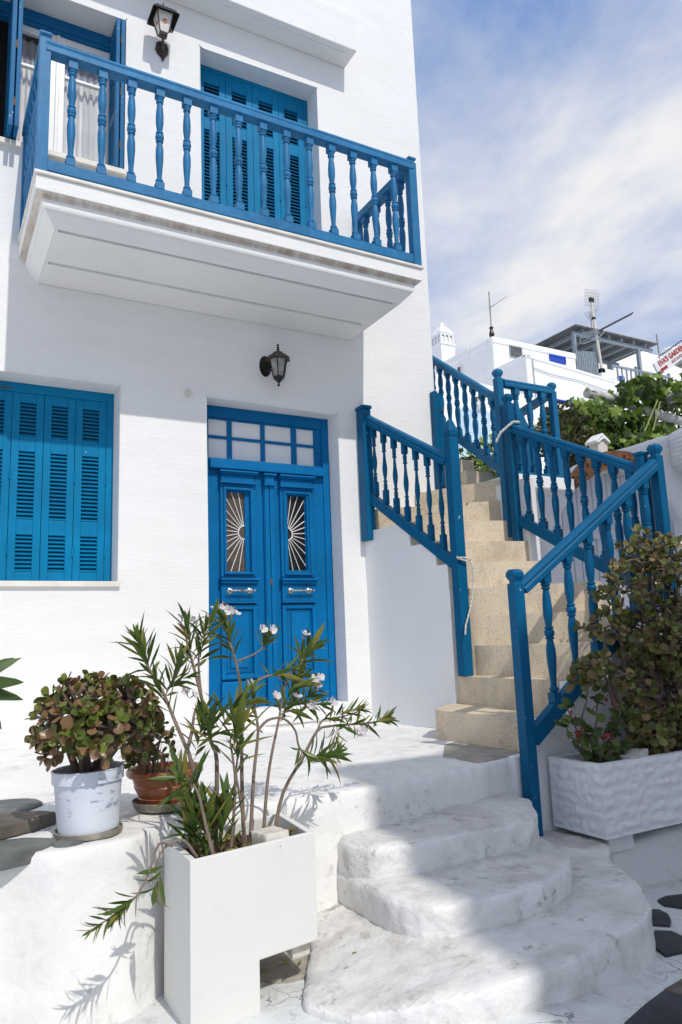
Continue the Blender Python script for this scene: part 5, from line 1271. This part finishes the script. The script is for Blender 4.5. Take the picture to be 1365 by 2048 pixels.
# ================================================================ PERGOLA, VINE, SIGN BOARD
pg = thing('pergola', 'whitewashed log pergola overgrown with green vine', 'pergola', (8.8,1.2,4.8))
def log(a, b, r_, seed):
    rn_ = random.Random(seed); a, b = Vector(a), Vector(b); n_ = 14; m_ = MB()
    pts = [a.lerp(b, k/n_)+Vector((0,0,.02*math.sin(k*.7+seed))) for k in range(n_+1)]
    m_.tube(pts, [r_*(1+.05*math.sin(k*1.3+seed)) for k in range(n_+1)], 14)
    return m_.mesh('log', M['log'], smooth=50)
for i, (a, b, r_) in enumerate((((7.88,1.2,4.85),(11.5,1.25,4.56),.070),((9.62,.2,4.98),(9.2,4.6,4.80),.072),((9.86,1.15,5.60),(12.0,1.2,5.38),.09),((8.3,2.8,4.84),(12,2.9,4.7),.08),((8.2,1.6,4.5),(9.4,1.62,4.42),.06))):
    link('log', log(a, b, r_, i), pg)
for x, y in ((10.6,1.25),(11.4,2.9),(9.3,4.4)): MB().tube([(x,y,2.6),(x,y,5.5 if y < 2 else 4.8)], .09, 12).build('post', M['log'], pg, smooth=50)
rn = random.Random(77)
vt = thing('grape_vine', 'lush green vine with lobed leaves climbing over the pergola logs', 'vine', (8.3,1.3,3.2))
items = []; m = MB()
blobs = [((7.5,1.3,4.22),(.50,.45,.36),150),((8.1,1.5,4.25),(.55,.5,.42),220),((8.8,1.7,4.32),(.55,.6,.42),220),((9.5,1.7,4.38),(.5,.6,.42),170),((7.25,.95,3.92),(.25,.3,.30),60),((8.0,.8,3.85),(.35,.3,.28),100),((8.7,.9,3.98),(.45,.3,.25),110),((9.3,1.0,4.02),(.4,.3,.25),80),
         ((8.85,1.0,4.98),(.45,.3,.20),110),((9.5,1.1,5.05),(.5,.35,.18),110),((8.45,1.0,4.82),(.25,.25,.14),45),((10.2,1.6,5.0),(.6,.6,.25),120),((10.2,1.9,4.3),(.6,.6,.5),150),((7.7,.5,3.86),(.4,.25,.2),110),((8.3,.5,3.95),(.5,.25,.22),140),((9.0,.6,4.12),(.5,.25,.22),130),((7.35,.7,4.35),(.3,.3,.3),80),((7.9,1.0,4.45),(.4,.3,.22),120),((8.5,1.2,4.5),(.45,.35,.22),120)]
for bc, br_, n in blobs:
    for k in range(n):
        d = rnd_unit(rn); q = rn.uniform(.5,1.05); p = Vector(bc)+Vector((d.x*br_[0], d.y*br_[1], d.z*br_[2]))*q
        nrm = (Vector((d.x*.5,d.y*.5-.45,.5))+rnd_unit(rn)*.95).normalized(); dd = Quaternion(nrm, rn.uniform(0,6.28)) @ nrm.orthogonal().normalized()
        dd = (dd+Vector((0,0,-.4))).normalized()
        items.append((frame(p, dd, nrm, rn.uniform(.07,.20), rn.uniform(-.5,.5)), rn.randrange(3)))
    if bc[2] > 4.0: m.tube([(9.6+rn.uniform(-.1,.1),1.5,3.0),(Vector((9.6,1.5,3.9)).lerp(Vector(bc),.4)),Vector(bc)+Vector((.2,0,0)),Vector(bc)-Vector((.25,.1,-.05))], [.02,.014,.008,.004], 5)
m2 = MB()
for a, b in (((8.75,.75,4.72),(7.45,.35,3.62)),((8.80,.75,4.70),(7.75,.4,3.60))):
    m2.tube([a, Vector(a).lerp(Vector(b),.5)+Vector((.03,0,-.05)), b], .011, 5)
m2.tube([(8.6,.9,4.55),(8.36,.7,3.9)], .007, 5)
m.build('vine_stem', M['vinestem'], vt, smooth=60); m2.build('hanging_shoot', M['greenstem'], vt, smooth=60)
foliage(vt, items, VINE, M['vine'])
hs = thing('shrub', 'small leaved dark shrub against the left of the vine', 'shrub', (7.05,.75,3.2))
items = []
SH = leaf_grid([(0,.1),(.4,.32),(.8,.28),(1,.03)], lambda t_: .1*t_, .3)
for k in range(1500):
    d = rnd_unit(rn); q = rn.uniform(.6,1.05); p = Vector((6.98,.82,4.02))+Vector((d.x*.36,d.y*.3,d.z*.40))*q*(1+.18*noise.noise(d*3))
    items.append((frame(p, d+rnd_unit(rn)*.8, rnd_unit(rn), rn.uniform(.035,.06)), 0))
m = MB()
for k in range(14): m.tube([(6.98,.85,3.2),(6.98+rn.uniform(-.15,.15),.85,3.7),(6.98+rn.uniform(-.3,.3),.85+rn.uniform(-.2,.2),4.2)], [.02,.012,.005], 5)
m.build('stem', M['vinestem'], hs); foliage(hs, items, [SH], M['hedge'])
vs_ = thing('vine_plant', 'bright green vine growing behind the stair railing', 'vine', (7.4,3.1,3.5)); items = []
for bc, br_, n in (((7.15,3.0,4.15),(.4,.3,.3),90),((7.75,3.1,4.35),(.35,.3,.45),120),((7.35,2.6,3.9),(.7,.3,.3),130),((8.1,3.2,4.0),(.4,.3,.4),60),((6.9,3.4,4.45),(.15,.1,.12),14)):
    for k in range(n):
        d = rnd_unit(rn); p = Vector(bc)+Vector((d.x*br_[0],d.y*br_[1],d.z*br_[2]))*rn.uniform(.4,1.05); nrm = (Vector((0,-.6,.7))+rnd_unit(rn)*.6).normalized()
        items.append((frame(p, Quaternion(nrm, rn.uniform(0,6.28)) @ nrm.orthogonal(), nrm, rn.uniform(.10,.19)), rn.randrange(3)))
MB().tube([(7.4,3.1,3.3),(7.5,3.1,3.9),(7.7,3.1,4.6)], [.03,.02,.006], 6).build('vine_stem', M['vinestem'], vs_); foliage(vs_, items, VINE, M['vine'])
fw = thing('flowers', 'orange pink flowers glimpsed between blue post and newel', 'flowers', (6.8,3.0,4.4))
foliage(fw, [(frame(Vector((6.78,2.98,4.50))+rnd_unit(rn)*.07, rnd_unit(rn), rnd_unit(rn), .05), 0) for k in range(26)], [PET], M['pinkflower'], 'petal')

bd = thing('sign_board', 'tilted white board with red restaurant lettering and arrow', 'sign', (9.6,1.02,5.6))
tl, tr2_, br2, bl2 = Vector((9.10,1.03,5.39)), Vector((9.88,1.03,5.875)), Vector((10.02,1.03,5.725)), Vector((9.22,1.03,5.235))
ex_ = ((tr2_-tl)+(br2-bl2)).normalized(); ez_ = Vector((0,1,0)).cross(ex_)*-1; ez_ = ex_.cross(Vector((0,1,0))); 
if ez_.z < 0: ez_ = -ez_
cb_ = (tl+tr2_+br2+bl2)/4; W_, H_ = .925, .205
MB().obox(cb_, ex_*W_/2, Vector((0,.012,0)), ez_*H_/2).build('board', M['signwhite'], bd, bevel=.004)
def on_board(me_, u, v, name):
    mt = Matrix((ex_, ez_, Vector((0,-1,0)))).transposed().to_4x4(); mt.translation = cb_+ex_*u+ez_*v+Vector((0,-.0145,0)); link(name, me_, bd, mt)
on_board(text_mesh("EVA'S GARDEN", .108, M['red'], .001, .0042), .0, .042, 'lettering')
on_board(text_mesh("RESTAURANT", .066, M['red'], .001, .0), .14, -.048, 'lettering')
am_ = bpy.data.meshes.new('arrow'); am_.from_pydata([(-.40,-.052,0),(-.335,-.012,0),(-.335,-.03,0),(-.20,-.03,0),(-.20,-.074,0),(-.335,-.074,0),(-.335,-.092,0)], [], [(0,6,5,4,3,2,1)]); am_.materials.append(M['red'])
on_board(am_, 0, 0, 'arrow')

# ================================================================ HILLSIDE AND HOUSES BEHIND
def hill_z(y): return 2.6+max(0, y-.2)*.30 if y > -.05 else 2.6
mb = MB(); HX, HY = [4.2+2.2*i for i in range(40)], [.02,.6,1.5,3,5,7,9,11,13,15,17,19,22,26,32,40,60,100]
for y in HY:
    for x in HX: mb.v.append((x if y > 3 or x < 12 else x, y, min(hill_z(y), 16)))
for j in range(len(HY)-1):
    for i in range(len(HX)-1): mb.f.append((j*len(HX)+i, j*len(HX)+i+1, (j+1)*len(HX)+i+1, (j+1)*len(HX)+i))
hill = mb.build('hillside', M['farwhite'], smooth=True); tag(hill, kind='structure')

hd = thing('house', 'low white house with pale blue double door behind stair railing', 'house', (13,10,6), 'white houses up the hill')
m = MB().extrude([(9.5,10,4.5),(17.5,10,4.5),(17.5,10,8.35),(14.24,10,8.64),(12.9,10,8.71),(9.5,10,8.78)], (0,4.5,0)); m.build('wall', M['farwhite'], hd, bevel=.06, seg=3)
for a, b in ((12.70,13.18),(13.20,13.68)):
    p = MB().box(a,b,9.95,9.999,5.6,7.76).build('door', M['lightblue'], hd, bevel=.008)
    for z0_, z1_ in ((7.15,7.62),(6.4,7.02),(5.75,6.27)): MB().box(a+.09,b-.09,9.935,9.951,z0_,z1_).build('panel', M['lightblue'], p, bevel=.01)
MB().box(12.62,13.76,9.965,9.999,7.77,7.84).box(12.62,12.69,9.965,9.999,5.6,7.77).box(13.69,13.76,9.965,9.999,5.6,7.77).build('door_frame', M['lightblue'], hd, bevel=.005)
lf = thing('wall_lantern', 'round dark wall lamp above the pale blue door', 'lantern', (13.36,9.9,8.05))
MB().lathe([(.001,7.93),(.06,7.96),(.09,8.05),(.05,8.12),(.001,8.14)], 12, (13.36,9.82,0)).build('globe', M['pvc'], lf, smooth=True)
MB().lathe([(.05,8.11),(.10,8.13),(.06,8.17),(.001,8.19)], 12, (13.36,9.82,0)).tube([(13.36,9.99,8.1),(13.30,9.95,8.2),(13.34,9.85,8.18)], .02, 6).build('bracket', M['brownmetal'], lf, smooth=True)

hA = thing('house', 'tall white cubic house with slit window and ornate chimney', 'house', (24,20,9), 'white houses up the hill')
m = MB(); m.box(21.24,26.3,18,30,8,14.28); m.build('wall', M['farwhite'], hA, bevel=.12, seg=3)
m = MB(); m.box(21.20,26.3,17.96,18.35,14.2,14.53); m.box(21.2,21.6,18.35,19.6,14.2,14.53); m.box(21.2,21.6,19.6,30,14.2,14.62); m.box(26.0,26.3,18.3,30,14.2,14.5); m.build('parapet', M['farwhite'], hA, bevel=.10, seg=3)
def win(parent, name, x0, x1, y, z0, z1, fmat, pmat, axis='y', d=.06):
    m = MB(); t = .05
    def bx(a, b, c, e_): 
        m.box(a, b, y-d, y-.003, c, e_) if axis == 'y' else m.box(y-d, y-.003, a, b, c, e_)
    bx(x0,x0+t,z0,z1); bx(x1-t,x1,z0,z1); bx(x0+t,x1-t,z0,z0+t); bx(x0+t,x1-t,z1-t,z1)
    f = m.build(name, fmat, parent)
    q = MB(); q.box(x0+t,x1-t,y-d*.5,y-.002,z0+t,z1-t) if axis == 'y' else q.box(y-d*.5,y-.002,x0+t,x1-t,z0+t,z1-t)
    q.build('pane', pmat, f); return f
win(hA,'window',22.16,22.90,18,13.70,14.26,M['greywood'],M['greyroof'],d=.04); win(hA,'window',24.55,25.56,18,13.86,14.2,M['cobalt'],M['cobalt'])
win(hA,'window',20.20,20.55,21.24,13.45,13.98,M['farwhite'],M['brownglass'],'x')
# chimney with small arched vents
m = MB().box(21.45,22.30,21.95,22.80,13.8,15.72).box(21.40,22.35,21.90,22.85,15.72,15.80).box(21.47,22.28,21.97,22.78,16.25,16.33)
for x in (21.47,21.72,21.96,22.20): m.box(x,x+.08,21.97,22.05,15.8,16.25)
for y in (22.22,22.46,22.70): m.box(21.47,21.55,y,y+.08,15.8,16.25)
m.box(21.55,22.28,22.05,22.78,15.8,16.2)
m.lathe([(.60,16.33),(.62,16.38),(.25,16.78),(.13,16.86),(.16,16.92),(.12,16.99),(.02,17.05)], 4, (21.875,22.375,0), phase=R(45)); m.build('chimney', M['farwhite'], hA, bevel=.015)
MB().lathe([(.35,0),(.35,.5),(.2,.6),(.001,.6)], 16, (23.9,20.5,14.25)).lathe([(.25,0),(.25,.45),(.001,.5)], 14, (24.35,20.5,14.25)).build('roof_tank', M['farwhite'], hA, smooth=True)
MB().box(24.6,26.4,20.2,21.2,14.2,14.95).build('roof_box', M['block'], hA, bevel=.03)
MB().tube([(25.0,20.1,14.95),(25.02,20.1,15.35),(25.2,20.1,15.5),(25.4,20.1,15.4),(25.45,20.1,15.0)], .02, 6).build('vent_pipe', M['black'], hA, smooth=True)

hB = thing('house', 'white terraced house in front with long sloping parapet', 'house', (23,15,8), 'white houses up the hill')
m = MB().extrude([(20.21,15,6.5),(34,15,6.5),(34,15,11.25),(27.0,15,11.75),(25.2,15,11.95),(20.21,15,12.36)], (0,2.9,0)); m.build('wall', M['farwhite'], hB, bevel=.07, seg=3)
m = MB().extrude([(20.17,14.96,12.30),(25.2,14.96,11.90),(25.2,14.96,12.02),(20.17,14.96,12.44)], (0,.25,0)).extrude([(20.17,14.96,12.30),(20.17,17.9,12.30),(20.17,17.9,12.48),(20.17,14.96,12.44)], (.3,0,0)); m.build('parapet', M['farwhite'], hB, bevel=.05, seg=2)
win(hB,'window',21.4,22.9,15,10.05,10.75,M['cobalt'],M['dark'])
MB().tube([(20.5,14.95,12.25),(20.52,14.95,10.8),(20.5,14.95,9)], .018, 5).tube([(20.5,14.95,11.9),(21.4,14.95,11.75),(23,14.95,11.7),(25.2,14.95,11.4)], .015, 5).build('cable', M['greywood'], hB)

hC = thing('house', 'plain white house behind the boarded roof shelter', 'house', (40,24,14), 'white houses up the hill')
MB().box(33.5,39.6,24,32,10,19.25).box(39.6,52,24.3,32,10,19.05).build('wall', M['farwhite'], hC, bevel=.1, seg=2)
MB().lathe([(.3,19.0),(.3,19.8),(.42,19.85),(.42,19.95),(.1,20.0)], 12, (42.6,24.8,0)).build('chimney', M['farwhite'], hC)
win(hC,'window',36.3,36.9,24,15.5,16.9,M['cobalt'],M['cobalt'])
hE = thing('terrace_block', 'low white block carrying the shelter and its fences', 'terrace', (30,18.5,12))
MB().box(26.3,40,18.35,24,9,13.75).build('block', M['farwhite'], hE, bevel=.06)
MB().box(28.3,29.2,18.30,18.7,13.7,14.25).build('parapet', M['farwhite'], hE, bevel=.09, seg=3)

sh = thing('roof_shelter', 'grey boarded sun shelter on posts over the upper terrace', 'shelter', (30,19.5,14))
MB().box(27.0,32.9,18.45,21.4,16.24,16.32).build('roof', M['greyroof'], sh, bevel=.01)
for x in (27.6,28.5,29.4,30.3,31.2,32.1): MB().box(x,x+.13,18.6,21.3,16.07,16.239).build('rafter', M['greywood'], sh)
for y in (18.7,20.9): MB().box(27.05,32.8,y,y+.14,15.90,16.069).build('beam', M['greywood'], sh)
for x, y in ((27.05,18.7),(31.65,18.7),(27.05,20.9),(32.0,20.9)): MB().box(x,x+.17,y,y+.17,13.7,15.9).build('post', M['greywood'], sh, bevel=.02)
g = 'pale fences of the upper terrace'
fa = thing('fence', 'picket fence of upright pale blue slats below shelter', 'fence', (27.6,18.6,14), g)
for k in range(12): MB().box(26.95+.115*k,27.03+.115*k,18.56,18.60,13.75,15.0+.012*k).build('slat', M['greywood'], fa)
MB().box(26.92,28.4,18.605,18.64,14.1,14.2).box(26.92,28.4,18.605,18.64,14.75,14.85).build('cross_rail', M['greywood'], fa)
MB().box(28.28,28.42,18.55,18.69,13.75,15.55).build('post', M['greywood'], fa)
fb = thing('fence', 'grey railing with spaced uprights right of shelter mast', 'fence', (31,18.5,13.8), g)
for k in range(13): MB().box(29.3+.33*k,29.36+.33*k,18.46,18.52,13.76,14.5).build('slat', M['greywood'], fb)
MB().box(29.25,33.6,18.44,18.54,14.5,14.6).build('cross_rail', M['greywood'], fb)
for x in (31.0,33.5): MB().box(x,x+.12,18.43,18.55,13.76,14.75).build('post', M['greywood'], fb)

# aerials
def yagi(m, a, b, n, l0, l1, side, r_=.012):
    a, b = Vector(a), Vector(b); m.tube([a, b], r_*1.4, 5); side = Vector(side).normalized()
    for k in range(n):
        p = a.lerp(b, k/(n-1)); l_ = l0+(l1-l0)*k/(n-1); m.tube([p-side*l_, p+side*l_], r_, 4)
g = 'television aerials on the roofs'
a1 = thing('aerial', 'thin rusty aerial mast on corner of the cubic house', 'aerial', (21.36,18.1,14.5), g)
MB().tube([(21.34,18.15,14.4),(21.37,18.15,16.7)], .035, 6).build('mast', M['aerial'], a1); m = MB(); yagi(m, (21.37,18.15,15.95), (22.35,18.15,16.65), 12, .16, .08, (.1,.9,.2), .008); m.build('yagi', M['aerial'], a1)
MB().lathe([(.09,14.5),(.12,14.7),(.06,14.9),(.10,15.0),(.04,15.05)], 8, (21.35,18.15,0)).build('clamp', M['black'], a1)
a2 = thing('aerial', 'tall mottled aerial mast with grid, dark toothed boom and loops', 'aerial', (28.4,18.5,14), g)
MB().tube([(28.46,18.40,13.9),(28.14,18.40,17.85)], .07, 8).build('mast', M['block'], a2)
m = MB()
for k in range(9): m.tube([(27.65+.12*k,18.35,17.35),(27.75+.12*k,18.35,18.25)], .007, 4)
for k in range(6): m.tube([(27.66+.02*k,18.35,17.38+.17*k),(28.64+.02*k,18.35,17.52+.17*k)], .007, 4)
m.build('grid_reflector', M['aerial'], a2)
m = MB(); yagi(m, (28.3,18.38,16.1), (31.05,18.38,17.58), 17, .10, .10, (.2,-.75,.5), .03); m.build('boom', M['black'], a2)
m = MB(); m.tube([(27.0,18.3,15.35),(27.15,18.3,15.25),(28.3,18.3,15.75),(28.8,18.3,16.2)], .025, 5)
for k in range(14): m.tube([(27.1+.1*k,18.25,15.5+.035*k),(27.0+.1*k,18.3,15.75+.04*k)], .022, 5)
m.tube([(27.0,18.3,15.35),(27.05,18.3,15.6),(28.3,18.3,16.15)], .02, 5); m.build('loop_element', M['greywood'], a2)
MB().lathe([(.09,16.75),(.11,16.82),(.05,16.9)], 8, (28.22,18.4,0)).box(28.0,28.28,18.3,18.4,17.65,17.85).box(28.3,28.55,18.3,18.5,14.0,14.22).build('clamp', M['black'], a2)
a3 = thing('aerial', 'slim aerial with small fan head behind the shelter', 'aerial', (28.9,19.2,16), g)
m = MB().tube([(28.98,19.2,15.9),(28.95,19.2,17.6)], .025, 6); yagi(m, (28.7,19.2,17.3), (29.5,19.2,17.9), 8, .3, .12, (-.3,.4,.9), .01); m.build('mast', M['aerial'], a3)
a4 = thing('aerial', 'rusty aerial with toothed boom at the right edge', 'aerial', (10.0,1.6,5.3), g)
m = MB().tube([(33.2,18.6,13.7),(33.1,18.6,16.9)], .04, 6); m.build('mast', M['aerial'], a4); m = MB(); yagi(m, (33.15,18.6,15.7), (35.3,18.6,17.0), 14, .12, .1, (.2,-.75,.5), .02); m.build('boom', M['black'], a4)

# ================================================================ HOUSE ACROSS THE STREET (behind the photographer, throws the shade on the steps)
ho = thing('house', 'white house across the street, out of the picture', 'house', (6,-10,.3))
YB = -9.6
zroof = lambda y0, z0: z0+1.13*(y0-YB)
xL = 1.93+.06*(-2.6-YB)+.02
m = MB().extrude([(xL,YB,-1),(16,YB,-1),(16,YB,zroof(-1.80,.885)),(xL+1.25,YB,zroof(-1.66,.885)),(xL+.95,YB,zroof(-1.86,.885)),(xL,YB,zroof(-1.98,.885))], (0,-6,0))
m.build('wall', M['farwhite'], ho)
for k in range(3): win(ho, 'window', xL+1.5+2.5*k, xL+2.4+2.5*k, YB+.03, 2.0, 3.6, M['cobalt'], M['dark'])
MB().box(xL+5,xL+6,YB-.01,YB+.05,.05,2.3).build('door', M['cobalt'], ho, bevel=.01)

h2 = thing('house', 'unseen second house added across the street to shade the gate', 'house', (8,-6,0))
MB().box(5.42,12,-9.0,-4.0,-1.5,8.1).build('wall', M['farwhite'], h2, bevel=.05)  # unseen block, added so its shadow covers the gate and garden wall
for k in range(2): win(h2, 'window', 6.4+2.6*k, 7.3+2.6*k, -3.97, 2.2, 3.8, M['cobalt'], M['dark'])
